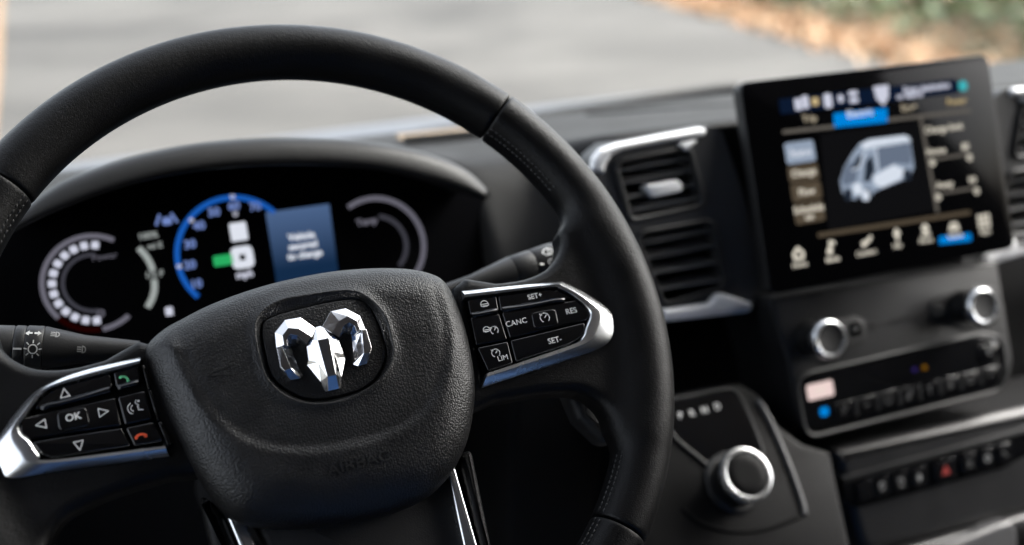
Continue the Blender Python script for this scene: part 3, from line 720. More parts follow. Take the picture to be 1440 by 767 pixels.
HO = [(1.6, 9.0), (7.7, 16.0), (15.2, 16.1), (21.3, 10.8), (22.3, 3.1)]; HM = [(4.9, 4.3), (9.9, 9.5), (14.9, 11.0), (18.5, 7.8), (18.8, 3.2)]; HI = [(8.1, 1.5), (11.4, 6.5), (14.7, 7.9), (16.8, 5.8), (17.2, 2.2)]; HB = [(10.0, -.2), (12.3, 3.4), (13.4, 4.0), (14.5, 3.4), (14.7, 1.0)]
for s in (1, -1):
    bm = bmesh.new(); st = []
    for o_, m_, i_, b2_ in zip(HO, HM, HI, HB):
        st.append([bm.verts.new(EMB @ Vector((x * s, y, z))) for (x, y), z in ((o_, 0), (o_, 3.9), (m_, 6.7), (i_, 6.4), (b2_, .3))])
    for a, b in zip(st, st[1:]):
        for k in range(4): bm.faces.new((a[k], b[k], b[k + 1], a[k + 1]))
    bm.faces.new(st[-1])
    bm.faces.new(st[0][::-1])
    facet('horn', bm)
    A = {'a': (20.0, 3.0, 6.4), 'b': (22.3, 3.0, 5.6), 'c': (22.6, -7.0, 5.4), 'd': (21.2, -9.2, 5.5), 'e': (18.0, -8.8, 6.1), 'f': (19.2, -13.5, 2.4), 'g': (14.4, -13.8, 2.4), 'h': (12.4, -12.0, 1.2), 'i': (14.0, -6.2, 1.2), 'j': (15.2, 3.0, 2.2)}
    bm = bmesh.new(); bv = {k: bm.verts.new(EMB @ Vector((x * s, y, z))) for k, (x, y, z) in A.items()}
    for k in 'bcdfghij': x, y, z = A[k]; bv[k + '0'] = bm.verts.new(EMB @ Vector((x * s, y, 0)))
    for fc in ('abcde', 'edfg', 'aeij', 'eghi'): bm.faces.new([bv[c] for c in fc])
    w_ = 'bcdfghij'
    for a, b in zip(w_, w_[1:]): bm.faces.new((bv[a], bv[b], bv[b + '0'], bv[a + '0']))
    bm.faces.new((bv['a'], bv['j'], bv['j0'], bv['b0'], bv['b']))
    facet('horn_tip', bm)

# button pods ------------------------------------------------
def pod_trim(out, inn):
    o_, i_ = smooth_open(out, 5), smooth_open(inn, 5); n = len(o_); V = []; F = []
    for a, b in zip(o_, i_):
        a, b = Vector(a), Vector(b); m1 = a.lerp(b, .07); m2 = a.lerp(b, .60); m3 = a.lerp(b, .68); m4 = a.lerp(b, .96)
        V += [(*a, .004), (*a, .0104), (*m1, .0110), (*m2, .0143), (*m3, .0146), (*m4, .0143), (*b, .0138), (*b, .004)]
    for i in range(n - 1):
        for k in range(7): F.append((i * 8 + k, (i + 1) * 8 + k, (i + 1) * 8 + k + 1, i * 8 + k + 1))
    F.append(tuple(range(8))); F.append(tuple((n - 1) * 8 + k for k in range(8))[::-1])
    bm = bmesh.new(); bv = [bm.verts.new(p) for p in V]
    for f in F: bm.faces.new([bv[i] for i in f])
    bmesh.ops.recalc_face_normals(bm, faces=bm.faces[:])
    return bm_obj('pod_trim', bm, 'satin_chrome', wheel, 25)
pod_trim(POD_R_OUT, POD_R_IN); pod_trim(POD_L_OUT, POD_L_IN)
def floor_plate(inn):
    P = [tuple(p) for p in smooth_open(inn, 3)]; return prism('pod_floor', P, .0, .0075, 'void', wheel)
floor_plate(POD_R_IN); floor_plate(POD_L_IN)
BZ = .0132
def button(P, h=BZ, r=.0011, gap=.00035, z0=.006, bev=.0009):
    P = inset(ccw(P), gap); return prism('button', fillet(P, r, 4), z0, h, 'piano_black', wheel, bev, 4, 50)
def icon(btn, data, mat='print_white'): return mesh_obj('symbol', data[0], data[1], mat, btn, 0)
def at2(L, c, s=1.0): return [[(c[0] + x * s, c[1] + y * s) for x, y in l] for l in L]
SW = .00042
def tri(c, a, s=.0026):
    p = [(c[0] + s * math.cos(R_(a + k)), c[1] + s * math.sin(R_(a + k))) for k in (0, 128, 232)]; return stroke_data([p + [p[0]]], SW, BZ)
def handset(c, rot, s):
    m4 = Matrix.Translation((*c, 0)) @ Matrix.Rotation(R_(rot), 4, 'Z')
    d = merge([stroke_data([arc(0, -.9 * s, 1.35 * s, 40, 140, 10)], .55 * s, BZ), prism_data(rect(-1.02 * s, -.10 * s, .62 * s, .75 * s, .2 * s), BZ, BZ + .0001), prism_data(rect(1.02 * s, -.10 * s, .62 * s, .75 * s, .2 * s), BZ, BZ + .0001)])
    return place(d, m4)
def cruise(c, s): return stroke_data(at2([arc(0, 0, 1, -50, 100, 10), arc(0, 0, 1, 150, 235, 6), [(0, 0), (.55, .55)], [(-.9, .5), (-.45, .95)], [(-.95, .95), (-.5, .62)]], c, s), SW, BZ)
def carfront(c, s): return stroke_data(at2([arc(0, -.1, .95, 10, 170, 10), [(-.95, 0), (.95, 0)], [(-.95, 0), (-.95, -.45), (.95, -.45), (.95, 0)], [(-.55, -.62), (.55, -.62)]], c, s), SW, BZ)
# left pod
b_ = button([(-0.1362, -0.0002), (-0.1317, 0.0056), (-0.1238, 0.009), (-0.0999, 0.0106), (-0.0999, 0.005), (-0.101, 0.0024), (-0.1211, 0.0004)]); icon(b_, tri((-0.1212, 0.005), 90))
b_ = button([(-0.0992, 0.0107), (-0.0874, 0.0118), (-0.0873, 0.0032), (-0.0991, 0.0024)]); icon(b_, handset((-0.0945, 0.0063), -40, .0019), 'print_green')
b_ = button([(-0.1424, -0.0052), (-0.1401, -0.002), (-0.1264, -0.0015), (-0.0997, -0.0013), (-0.0994, -0.0157), (-0.1243, -0.0138), (-0.1394, -0.013), (-0.1428, -0.0095)]); icon(b_, tri((-0.1329, -0.007), 180)); icon(b_, tri((-0.1067, -0.0073), 0))
ok = [(-0.1261, -0.0029), (-0.1129, -0.0032), (-0.1129, -0.0125), (-0.1264, -0.0122)]
b_ = prism('button', fillet(ccw(ok), .0028, 5), .010, BZ + .0009, 'piano_black', wheel, .0008, 4, 50); icon(b_, text_data('OK', .0047, (-0.1194, -0.007), BZ + .0009, 1, .0001, .00006))
b_ = button([(-0.0994, -0.0013), (-0.0862, -0.0009), (-0.0857, -0.0158), (-0.0985, -0.0159)])
icon(b_, stroke_data(at2([[(.3, 1.0), (.1, .6), (.55, .1), (.3, -.1), (.5, -.3), (.35, -.6), (1.1, -.75)], arc(-.2, -.2, .5, 110, 250, 6), arc(-.2, -.2, .95, 115, 245, 8), arc(.62, .75, .12, 0, 360, 6)], (-0.0922, -0.0079), .0030), SW * .85, BZ))
b_ = button([(-0.1392, -0.0137), (-0.1244, -0.0143), (-0.0995, -0.0162), (-0.0969, -0.0262), (-0.1317, -0.0235), (-0.1357, -0.0205)]); icon(b_, tri((-0.1191, -0.02), 270))
b_ = button([(-0.0986, -0.0164), (-0.0855, -0.0165), (-0.0823, -0.0273), (-0.0962, -0.0264)]); icon(b_, handset((-0.0923, -0.0224), 0, .0021), 'print_red')
# right pod
b_ = button([(0.0799, 0.0118), (0.0967, 0.0109), (0.0955, 0.0014), (0.0787, 0.0024)]); icon(b_, carfront((0.0884, 0.0073), .0022))
b_ = button([(0.097, 0.0108), (0.1253, 0.0089), (0.1322, 0.0067), (0.1396, 0.0003), (0.0958, 0.0013)]); icon(b_, text_data('SET+', .0040, (0.1173, 0.006), BZ, 1, .0001, .00004))
b_ = button([(0.0786, 0.002), (0.0953, 0.001), (0.0956, -0.0144), (0.0772, -0.014)]); icon(b_, carfront((0.0855, -0.0066), .0019)); icon(b_, cruise((0.0896, -0.0078), .0021))
b_ = button([(0.0962, 0.0012), (0.1403, -0.0003), (0.1452, -0.0075), (0.1449, -0.0112), (0.1421, -0.0131), (0.0965, -0.0141)])
icon(b_, text_data('CANC', .0043, (0.1027, -0.0061), BZ, 1, .0001)); icon(b_, text_data('RES', .0043, (0.135, -0.0062), BZ, 1, .0001))
cb = [(0.1123, -0.0026), (0.1265, -0.003), (0.1256, -0.0122), (0.1111, -0.012)]
b_ = prism('button', fillet(ccw(cb), .0024, 5), .010, BZ + .0007, 'piano_black', wheel, .0008, 4, 50); icon(b_, place(cruise((0.1188, -0.0069), .0026), Matrix.Translation((0, 0, .0008))))
b_ = button([(0.0775, -0.0145), (0.0955, -0.0147), (0.0949, -0.0273), (0.0797, -0.0287)]); icon(b_, cruise((0.0868, -0.0199), .0022)); icon(b_, text_data('LIM', .0040, (0.0898, -0.0233), BZ, 1, .0001))
b_ = button([(0.0964, -0.0145), (0.1415, -0.0134), (0.1392, -0.0191), (0.1362, -0.0217), (0.1282, -0.0241), (0.0958, -0.0271)]); icon(b_, text_data('SET-', .0043, (0.1208, -0.02), BZ, 1, .0001, .00004))
# raised lips added to the top-row buttons, shaped to catch a reflected streak
for P in ([(-0.1322, 0), (-0.1284, 0.0008), (-0.121, 0.0008), (-0.1016, 0.0023)], [(-0.0981, 0.0022), (-0.0936, 0.0026), (-0.0887, 0.0029)], [(0.08, 0.0022), (0.0864, 0.0021), (0.0942, 0.0021)], [(0.0974, 0.0019), (0.1149, 0.0012), (0.1275, 0.0011), (0.1332, 0.0004)]):
    L = [Vector(p) for p in smooth_open(P, 5)]; V = []; F = []; n_ = len(L)
    for i in range(n_):
        d = (L[min(i + 1, n_ - 1)] - L[max(i - 1, 0)]).normalized(); u_ = Vector((-d.y, d.x)); u_ = u_ if u_.y > 0 else -u_
        e = .35 + .65 * math.sin(math.pi * min(1, min(i, n_ - 1 - i) / (n_ * .22)) / 2)
        for off, z in ((-.0011, -.0006), (-.0008, .0009 * e), (-.0004, .0013 * e), (.0001, .0014 * e), (.0009, .0009 * e), (.0016, .0003 * e), (.0022, -.0003)): V.append((*(L[i] + u_ * off), BZ + z))
    for i in range(n_ - 1):
        for k in range(6): F.append((i * 7 + k, i * 7 + k + 1, (i + 1) * 7 + k + 1, (i + 1) * 7 + k))
    F += [tuple(range(7)), tuple((n_ - 1) * 7 + k for k in range(7))]
    mesh_obj('streak_lip', V, F, 'piano_black', wheel, 60)
# bright bar between the left pod and the cover
for P in ([(-0.0858, 0.0115), (-0.0845, 0.0115), (-0.0835, -0.0005), (-0.0852, -0.0011)], [(-0.0853, -0.0015), (-0.0836, -0.0011), (-0.0822, -0.0162), (-0.0839, -0.0165)], [(-0.0837, -0.0173), (-0.082, -0.017), (-0.0791, -0.0288), (-0.0815, -0.0296)]):
    prism('pod_end_cap', P, .003, .0118, 'piano_black', wheel, .0008, 3)
# lower spokes with bright strips
LS = [(-0.055, -0.0547), (0.0559, -0.0639), (0.0613, -0.1125), (0.0655, -0.1628), (-0.0414, -0.1316), (-0.0469, -0.0836)]
prism('lower_spoke', fillet(ccw(LS), .006), -.014, -.004, 'black_plastic', wheel, .004, 3)
sr = [(0.0481, -0.0714), (0.0527, -0.07), (0.0532, -0.1111), (0.054, -0.1545), (0.0492, -0.1531), (0.0462, -0.1092)]
prism('spoke_strip', fillet(ccw(sr), .0015), -.010, .002, 'satin_chrome', wheel, .0014, 3)
sr2 = [(0.0563, -0.065), (0.0643, -0.0632), (0.0606, -0.1129), (0.0605, -0.1564), (0.0557, -0.155), (0.0545, -0.1113)]
prism('spoke_side', fillet(ccw(sr2), .003), -.012, .001, 'rim_leather', wheel, .003, 3)
sl = [(-0.0618, -0.065), (-0.054, -0.0691), (-0.0513, -0.0832), (-0.0441, -0.1262), (-0.0504, -0.1244), (-0.0589, -0.0812)]
prism('spoke_strip', fillet(ccw(sl), .0015), -.010, .002, 'satin_chrome', wheel, .0014, 3)
sl2 = [(-0.0719, -0.0513), (-0.0626, -0.0626), (-0.0594, -0.0809), (-0.0515, -0.124), (-0.0608, -0.1213), (-0.0713, -0.0777)]
prism('spoke_side', fillet(ccw(sl2), .004), -.012, .001, 'rim_leather', wheel, .004, 3)
prism('hub_body', fillet(ccw([(p[0] * .93, p[1] * .93 - .002) for p in COVER[::4]]), .004), -.045, .004, 'black_plastic', wheel, .004, 2)
# paddle behind the right spoke
pp = [(0.1348, -0.0361), (0.1517, -0.0399), (0.161, -0.0557), (0.1568, -0.0758), (0.1476, -0.0736), (0.1376, -0.0578)]
prism('paddle', fillet(ccw(pp), [.004, .008, .012, .012, .004, .004]), -.042, -.03, 'stalk_plastic', wheel, .006, 4)

# ------------------------------------------------------------------ instrument cluster
CF = frame((0, .2522, -.0198), 20)
clu = empty('instrument_cluster', CF, 'black digital instrument cluster under the brow with lit dials', 'instrument cluster')
prism('lens', fillet([(-0.1741, 0.0361), (-0.1309, 0.0599), (-0.059, 0.076), (0.0404, 0.0742), (0.1241, 0.0588), (0.1931, 0.0246), (0.1842, -0.0591), (0.1445, -0.0855), (-0.1457, -0.0651), (-0.1882, -0.0568)], .01), -.004, 0, 'lens_black', clu, .001, 2)
GZ_ = .0006
def ang(c, p): return math.degrees(math.atan2(p[1] - c[1], p[0] - c[0]))
def dist(c, p): return math.hypot(p[0] - c[0], p[1] - c[1])
def sweep_arc(c, r, w, a, b, z=GZ_):
    while b < a: b += 360
    return band_data(c[0], c[1], r - w / 2, r + w / 2, a, b, z)
def lit(name, data, mat, parent=clu): return mesh_obj(name, data[0], data[1], mat, parent, 0)
def quad(P, z=GZ_, r=0.0): return prism_data(fillet(ccw(P), r, 3) if r else P, z, z + .0002)
def px_rect(c, w, h, z=GZ_, r=.0006): return prism_data(rect(c[0], c[1], w, h, r), z, z + .0002)
# left dial
c = (-0.1035, -0.0006); r = dist(c, (-0.1352, 0.0054))
A = [ang(c, p) for p in [(-0.0834, 0.03), (-0.13, -0.0217), (-0.104, -0.0366), (-0.1022, -0.0364), (-0.0816, -0.0301)]]
g = empty('battery_dial', None); g.parent = clu
lit('ring', sweep_arc(c, r, .0034, A[0], A[1]), 'lit_grey', g); lit('warning_arc', sweep_arc(c, r, .0034, A[1], A[2]), 'lit_red', g)
lit('ring', sweep_arc(c, r, .0034, A[3], A[4]), 'lit_grey', g)
A = [ang(c, p) for p in [(-0.0977, 0.0276), (-0.1055, -0.0309)]]; a0, a1 = A[0], A[1] % 360
for k in range(13):
    a = a0 + (a1 - a0) * k / 12; q = (c[0] + r * .805 * math.cos(R_(a)), c[1] + r * .805 * math.sin(R_(a)))
    d = prism_data(rect(0, 0, .0052, .0050, .0012), GZ_, GZ_ + .0002); lit('segment', place(d, Matrix.Translation((*q, 0)) @ Matrix.Rotation(R_(a), 4, 'Z')), 'lit_soft', g)
A = [ang(c, p) for p in [(-0.0993, 0.02), (-0.1031, -0.0219)]]
lit('inner_ring', sweep_arc(c, r * .60, .0026, A[0], A[1]), 'lit_dim', g)
lit('lettering', text_data('Power', .0062, (-0.0935, 0.0161), GZ_), 'lit_grey', g)
lit('symbol', stroke_data([arc(*(-0.102, -0.0221), .002, 0, 360, 12)], .0012, GZ_), 'lit_grey', g)
# state of charge column
g = empty('charge_gauge', None); g.parent = clu
lit('lettering', merge([text_data('100%', .0062, (-0.0632, 0.0261), GZ_, 0, .0002, .00015), text_data('mi E', .0056, (-0.0596, 0.0185), GZ_, 0, .0002, .00015)]), 'lit_pale', g)
lit('upper_bar', stroke_data([smooth_open([(-0.0698, 0.0175), (-0.0668, 0.0125), (-0.0648, 0.0072), (-0.064, 0.0031)], 4)], .0042, GZ_), 'lit_pale', g)
lit('lower_bar', stroke_data([smooth_open([(-0.064, -0.006), (-0.0649, -0.0119), (-0.0673, -0.0175), (-0.0704, -0.022)], 4)], .0042, GZ_), 'lit_pale', g)
lit('lettering', text_data('1/2 F', .0062, (-0.0632, -0.0013), GZ_, 0, .0002, .00015), 'lit_pale', g)
lit('symbol', px_rect((-0.0575, -0.0282), .005, .006), 'lit_soft', g)
# lane assist symbol
lit('lane_symbol', merge([stroke_data([[(-0.0563, 0.0331), (-0.0534, 0.0393)], [(-0.0423, 0.0332), (-0.0452, 0.0391)]], .0018, GZ_), px_rect((-0.0489, 0.0346), .0065, .0055, GZ_, .0018)]), 'lit_number', clu)
# speed dial
c = (-0.0059, 0.0048); r = dist(c, (-0.0461, 0.0094))
g = empty('speed_dial', None); g.parent = clu
A = [ang(c, p) for p in [(0.0298, 0.0329), (-0.0382, -0.0228)]]
lit('blue_arc', sweep_arc(c, r, .0038, A[0], A[1]), 'lit_blue', g)
for s, p in zip(('10', '20', '30', '40', '50', '60', '70'), [(-0.0365, -0.0124), (-0.0386, 0.0016), (-0.0363, 0.016), (-0.028, 0.0281), (-0.0163, 0.0362), (-0.0019, 0.0388), (0.0129, 0.0363)]): lit('numeral', text_data(s, .0082, p, GZ_, 0, .0002, .0003), 'lit_number', g)
for p in [(-0.0326, 0.0328), (-0.0018, 0.0455), (-0.0459, 0.0018), (-0.0018, 0.0331)]: lit('tick', stroke_data([arc(*p, .0013, 0, 360, 12)], .0008, GZ_ + .0003), 'lit_soft', g)
lit('gear_card', px_rect((-0.0016, 0.0202), .0118, .0132, GZ_, .0012), 'lit_white', g)
p = (-0.0019, 0.0016); V_, F_ = prism_data(rect(*p, .0155, .0160, .0045), GZ_, GZ_ + .0002)
lit('speed_box', (V_, F_), 'lit_white', g); lit('speed_box_hole', px_rect(p, .0042, .0042, GZ_ + .0004, .0004), 'lens_black', g)
lit('ready_badge', px_rect((-0.0154, 0.0016), .0138, .0076, GZ_, .0012), 'lit_green', g)
lit('lettering', text_data('mph', .0068, (-0.0024, -0.0107), GZ_, 0, .0002, .0003), 'lit_soft', g)
# message card
card = [(0.0195, 0.0312), (0.0662, 0.0311), (0.0648, -0.0123), (0.0639, -0.0366), (0.018, -0.0353), (0.0191, -0.0115)]
nt = MATS['lit_card'].node_tree
for n__ in nt.nodes:
    if n__.type == 'MAP_RANGE': n__.inputs['From Min'].default_value = (0.0416, -0.0119)[1]; n__.inputs['From Max'].default_value = (0.0436, 0.0315)[1]
mc = lit('message_card', quad(card), 'lit_card')
for s, p in zip(('Vehicle', 'secured', 'to charge'), [(0.0422, 0.0104), (0.0423, 0.0036), (0.0425, -0.0033)]): lit('lettering', text_data(s, .0066, p, GZ_ + .0004, 0, .0002, .0003), 'lit_white', mc)
# right dial
c = (0.097, -0.0048); r = dist(c, (0.103, 0.0304))
g = empty('temperature_dial', None); g.parent = clu
A = [ang(c, p) for p in [(0.08, 0.0266), (0.1193, -0.0332)]]; lit('ring', sweep_arc(c, r, .0036, A[1], A[0]), 'lit_grey', g)
A = [ang(c, p) for p in [(0.1019, 0.0176), (0.1116, -0.0227)]]; lit('inner_ring', sweep_arc(c, r * .62, .0032, A[1], A[0]), 'lit_dim', g)
lit('lettering', text_data('Temp', .0066, (0.092, 0.0142), GZ_, 2, .0002, .0003), 'lit_grey', g)

# ------------------------------------------------------------------ infotainment display
SF = frame((.4943, .1678, .0014), 18.14)
scr = empty('infotainment_display', SF, 'large black tablet style touch screen standing on the dash', 'touch screen')
prism('housing', rect(0, 0, .2425, .1638, .009, 6), -.011, -.0012, 'black_plastic', scr, .002, 3)
prism('glass', rect(0, 0, .2412, .1625, .0085, 6), -.0012, 0, 'lens_black', scr, .0006, 2)
Z1 = .0003
def sc(name, data, mat, parent=scr):
    for d in (data if isinstance(data, list) else [data]): mesh_obj(name, d[0], d[1], mat, parent, 0)
def sq(P, z=Z1): return prism_data(ccw(P), z, z + .0001)
def words(L, size, bold=.0001): return [text_data(s, size, p, Z1 + .0003, 0, .0001, bold) for s, p in L]
def blob(p, w, h, r=.0012, z=Z1 + .0002): return prism_data(rect(p[0], p[1], w, h, r, 3), z, z + .0001)
g = empty('status_bar', None); g.parent = scr
sc('strip', sq([(-0.0891, 0.0653), (0.0841, 0.0647), (0.0842, 0.0529), (-0.0892, 0.0538)]), 'lit_navy', g)
icons = [(-0.0725, 0.0597), (-0.0657, 0.0607), (-0.0446, 0.0596), (-0.0324, 0.0601), (-0.0201, 0.06), (0.0075, 0.0594)]
sc('symbol', [blob(icons[0], .006, .009), blob(icons[1], .006, .010), blob(icons[2], .0075, .0115, .003), blob(icons[3], .005, .006, .002), merge([blob((icons[4][0], icons[4][1] + .003), .0085, .004), blob((icons[4][0], icons[4][1] - .0025), .0085, .004)]), sq([(icons[5][0] - .0075, icons[5][1] + .007), (icons[5][0] + .0075, icons[5][1] + .007), (icons[5][0] + .006, icons[5][1] - .003), (icons[5][0], icons[5][1] - .009), (icons[5][0] - .006, icons[5][1] - .003)], Z1 + .0002)], 'lit_soft', g)
sc('alert_symbol', blob((-0.0565, 0.0603), .0065, .006), 'lit_gold', g)
sc('lettering', words([('Enter destination', (0.0525, 0.0602)), ('or search', (0.0345, 0.0561))], .0068, .00025), 'lit_soft', g)
sc('account_dot', blob((0.0896, 0.0583), .0092, .0085, .004), 'lit_teal', g)
g = empty('tab_row', None); g.parent = scr
sc('active_tab', sq([(-0.041, 0.0492), (0.0104, 0.0483), (0.0095, 0.0369), (-0.0423, 0.0381)]), 'lit_azure', g)
sc('lettering', words([('Electric', (-0.0163, 0.0468))], .0085), 'lit_white', g)
sc('lettering', words([('Trip', (-0.064, 0.0477)), ('Eco+', (0.032, 0.0463))], .0078), 'lit_warm', g)
sc('lettering', words([('Power', (0.0808, 0.0462))], .0078), 'lit_gold', g)
sc('divider', [stroke_data([[(-0.089, 0.04), (-0.0428, 0.039)]], .0028, Z1), stroke_data([[(0.0101, 0.0386), (0.0933, 0.0372)]], .0028, Z1), stroke_data([[(0.0423, 0.0356), (0.0456, -0.0399)]], .0030, Z1)], 'lit_line', g)
g = empty('side_buttons', None); g.parent = scr
for P, mt in (([(-0.0905, 0.0313), (-0.0636, 0.0312), (-0.0631, 0.0147), (-0.0901, 0.0147)], 'lit_van'), ([(-0.0907, 0.0131), (-0.0628, 0.013), (-0.0624, 0.0001), (-0.0903, 0.0004)], 'lit_key'), ([(-0.0902, -0.0007), (-0.0625, -0.001), (-0.0626, -0.0149), (-0.09, -0.0149)], 'lit_key'), ([(-0.09, -0.0165), (-0.0626, -0.0166), (-0.0627, -0.0323), (-0.0901, -0.0323)], 'lit_key')):
    sc('key', prism_data(fillet(ccw(P), .0025, 3), Z1, Z1 + .0001), mt, g)
sc('lettering', words([('Status', (-0.0767, 0.0225))], .0084, .0001), 'lit_white', g)
sc('lettering', words([('Charge', (-0.0764, 0.0069)), ('Flow', (-0.0764, -0.0081)), ('Schedule', (-0.0767, -0.0214)), ('on', (-0.0771, -0.0275))], .0078, .0001), 'lit_cream', g)
g = empty('vehicle_picture', None); g.parent = scr
sc('backdrop', sq([(-0.0564, 0.0341), (0.0405, 0.0335), (0.0434, -0.0396), (-0.0615, -0.0409)], Z1 - .0001), 'lit_panel', g)
sc('van_body', prism_data(ccw([(-0.0204, 0.0232), (-0.011, 0.0255), (0.0233, 0.025), (0.0286, 0.0227), (0.0288, 0.0041), (0.0283, -0.0027), (0.0221, -0.0095), (-0.002, -0.0139), (-0.0135, -0.0164), (-0.0195, -0.0224), (-0.025, -0.0222), (-0.0288, -0.0166), (-0.0321, -0.0201), (-0.0407, -0.0184), (-0.0437, -0.0124), (-0.0442, -0.0039), (-0.0384, 0.0061), (-0.03, 0.0152)]), Z1 + .0001, Z1 + .0002), 'lit_van', g)
sc('van_roof', sq([(-0.0198, 0.0225), (-0.0111, 0.0249), (0.0225, 0.0245), (0.0272, 0.0228), (0.0282, 0.0204), (-0.01, 0.0197), (-0.0178, 0.0183)], Z1 + .0004), 'lit_van_white', g)
sc('van_window', [sq([(-0.0264, 0.0125), (-0.0199, 0.0146), (-0.0242, 0.0055), (-0.0315, 0.003)], Z1 + .0004), sq([(-0.0176, 0.0081), (-0.0105, 0.0129), (-0.0099, 0.0003), (-0.0169, -0.0079), (-0.0223, -0.0072)], Z1 + .0004)], 'lit_van_dark', g)
sc('van_side', sq([(-0.0053, 0.0186), (0.028, 0.0193), (0.0275, 0.0049), (0.0253, 0.0005), (0.0103, 0.0035), (-0.0058, -0.0002)], Z1 + .0003), 'lit_van_side', g)
sc('van_front', sq([(-0.0386, 0.005), (-0.0315, 0.0109), (-0.0259, 0.0034), (-0.0297, -0.0063), (-0.0416, -0.0082), (-0.0428, -0.0035)], Z1 + .0003), 'lit_van_side', g)
sc('van_outline', [stroke_data([L_], .0010, Z1 + .0005) for L_ in ([(-0.0059, 0.0192), (-0.0072, 0)], [(-0.0178, 0.0183), (-0.0053, 0.0186), (0.0287, 0.0192)], [(-0.0322, 0.0031), (-0.0244, 0.0044), (-0.0169, 0.0159)])], 'lit_van_white', g)
sc('van_wheel', [blob(p, .0075, .0095, .0036, Z1 + .0005) for p in [(-0.0207, -0.0177), (0.0205, -0.007), (-0.0388, -0.0153)]], 'lit_van_dark', g)
sc('battery_block', sq([(-0.0127, -0.0039), (0.0087, 0.0026), (0.0184, -0.0027), (0.0136, -0.0096), (-0.0055, -0.014), (-0.0126, -0.0108)], Z1 + .0006), 'lit_van_white', g)
sc('van_lamp', [blob((-0.0293, -0.012), .0088, .0095, .004, Z1 + .0006), blob((-0.0222, -0.0181), .0065, .0085, .003, Z1 + .0006)], 'lit_van_white', g)
g = empty('range_sliders', None); g.parent = scr
sc('lettering', words([('Charge limit', (0.0638, 0.0257))], .0078, .0001), 'lit_cream', g)
sc('lettering', words([('Home', (0.0527, 0.0083)), ('80', (0.0829, 0.0082)), ('Away', (0.0565, -0.0197)), ('90', (0.0853, -0.0199))], .0078, .0001), 'lit_cream', g)
sc('slider', [stroke_data([q], .0022, Z1) for q in ([(0.0509, 0.0021), (0.0855, 0.002)], [(0.0531, -0.026), (0.0857, -0.0264)])], 'lit_line', g)
sc('slider_knob', [stroke_data([arc(*p, .0020, 0, 360, 12)], .0014, Z1 + .0003) for p in [(0.0857, -0.001), (0.0475, -0.0005), (0.0882, -0.0291), (0.0483, -0.0289)]], 'lit_cream', g)
g = empty('menu_bar', None); g.parent = scr
sc('divider', stroke_data([[(-0.0705, -0.0429), (0.0777, -0.0455)]], .0036, Z1), 'lit_key', g)
sc('active_bar', sq([(0.044, -0.0607), (0.0762, -0.0625), (0.0758, -0.0689), (0.0429, -0.067)]), 'lit_azure', g)
names = ['Home', 'Media', 'Comfort', 'Nav', 'Phone', 'Vehicle', 'Apps']
ip = [(-0.092, -0.0542), (-0.0607, -0.0533), (-0.0273, -0.0549), (0.0023, -0.0535), (0.0308, -0.0536), (0.0598, -0.0548), (0.0912, -0.0545)]; tp_ = [(-0.0921, -0.0628), (-0.0614, -0.0633), (-0.0294, -0.0631), (0.0015, -0.062), (0.03, -0.0619), (0.0599, -0.0625), (0.0911, -0.0634)]
sc('lettering', words(list(zip(names, tp_)), .0054, .0001), 'lit_cream', g)
def rel(L, c, s): return [[(c[0] + x * s, c[1] + y * s) for x, y in l] for l in L]
I1 = [[[(-1, 0), (0, 1), (1, 0), (.8, -.9), (-.8, -.9), (-1, 0)]], [[(-.3, -.8), (-.3, .9), (.6, .6)], arc(-.6, -.8, .35, 0, 360, 8)], [[(-1, -.6), (0, .1), (1, .9)], [(-1, 0), (.6, .3)]], [[(0, -1), (0, 1), (-.5, .2)], [(0, 1), (.5, .2)]], [arc(0, .4, .5, 0, 360, 10), [(-.8, -.8), (.8, -.8)]], [[(-1, -.5), (-.6, .5), (.6, .5), (1, -.5), (-1, -.5)]]]
for c, L in zip(ip, I1): sc('symbol', stroke_data(rel(L, c, .0042), .0024, Z1 + .0003), 'lit_cream', g)
c = ip[6]; sc('symbol', merge([px_rect((c[0] + i * .0045, c[1] + j * .004), .0034, .003, Z1 + .0003, .0004) for i in (-1, 0, 1) for j in (-1, 0, 1)]), 'lit_cream', g)

# ------------------------------------------------------------------ air vents either side of the screen
VF = frame((.31, .185, -.03), 8)
V_OUT = fillet([(-0.0605, 0.0515), (-0.0582, 0.0649), (-0.0435, 0.0736), (0.0404, 0.078), (0.0502, 0.0726), (0.0642, 0.029), (0.088, -0.0661), (0.0313, -0.0646), (-0.01, -0.0654), (-0.0442, 0.0066)], [.004, .012, .012, .006, .006, .02, .004, .004, .004, .02])
V_H1 = fillet([(-0.0439, 0.0611), (0.0196, 0.0647), (0.0303, 0.0185), (-0.0345, 0.0155)], .007)
V_H2 = fillet([(-0.0317, 0.0058), (0.0359, 0.0066), (0.046, -0.0481), (-0.011, -0.0534)], .009)
SL1 = [(-0.0374, 0.0535), (0.0207, 0.0561), (-0.0364, 0.0437), (0.0219, 0.0461), (-0.0343, 0.0327), (0.0243, 0.0348), (-0.0303, 0.0219), (0.0267, 0.0235)]
SL2 = [(-0.0207, -0.0036), (0.0351, -0.0029), (-0.0173, -0.0158), (0.0369, -0.015), (-0.0145, -0.028), (0.0393, -0.0285), (-0.0106, -0.0415), (0.0416, -0.0432)]
V_TAB = [(-0.0191, 0.0402), (0.0077, 0.041), (0.0122, 0.0361), (0.0101, 0.032), (-0.0138, 0.0309), (-0.0171, 0.0356)]
V_TR1 = [(-0.064, 0.0576), (-0.0616, 0.0662), (-0.0554, 0.0717), (-0.043, 0.0744), (-0.0061, 0.0765), (0.0306, 0.0782), (0.0347, 0.0756), (0.0326, 0.0721), (-0.0066, 0.0707), (-0.0364, 0.0694), (-0.0465, 0.0664), (-0.0517, 0.0603), (-0.054, 0.0538)]
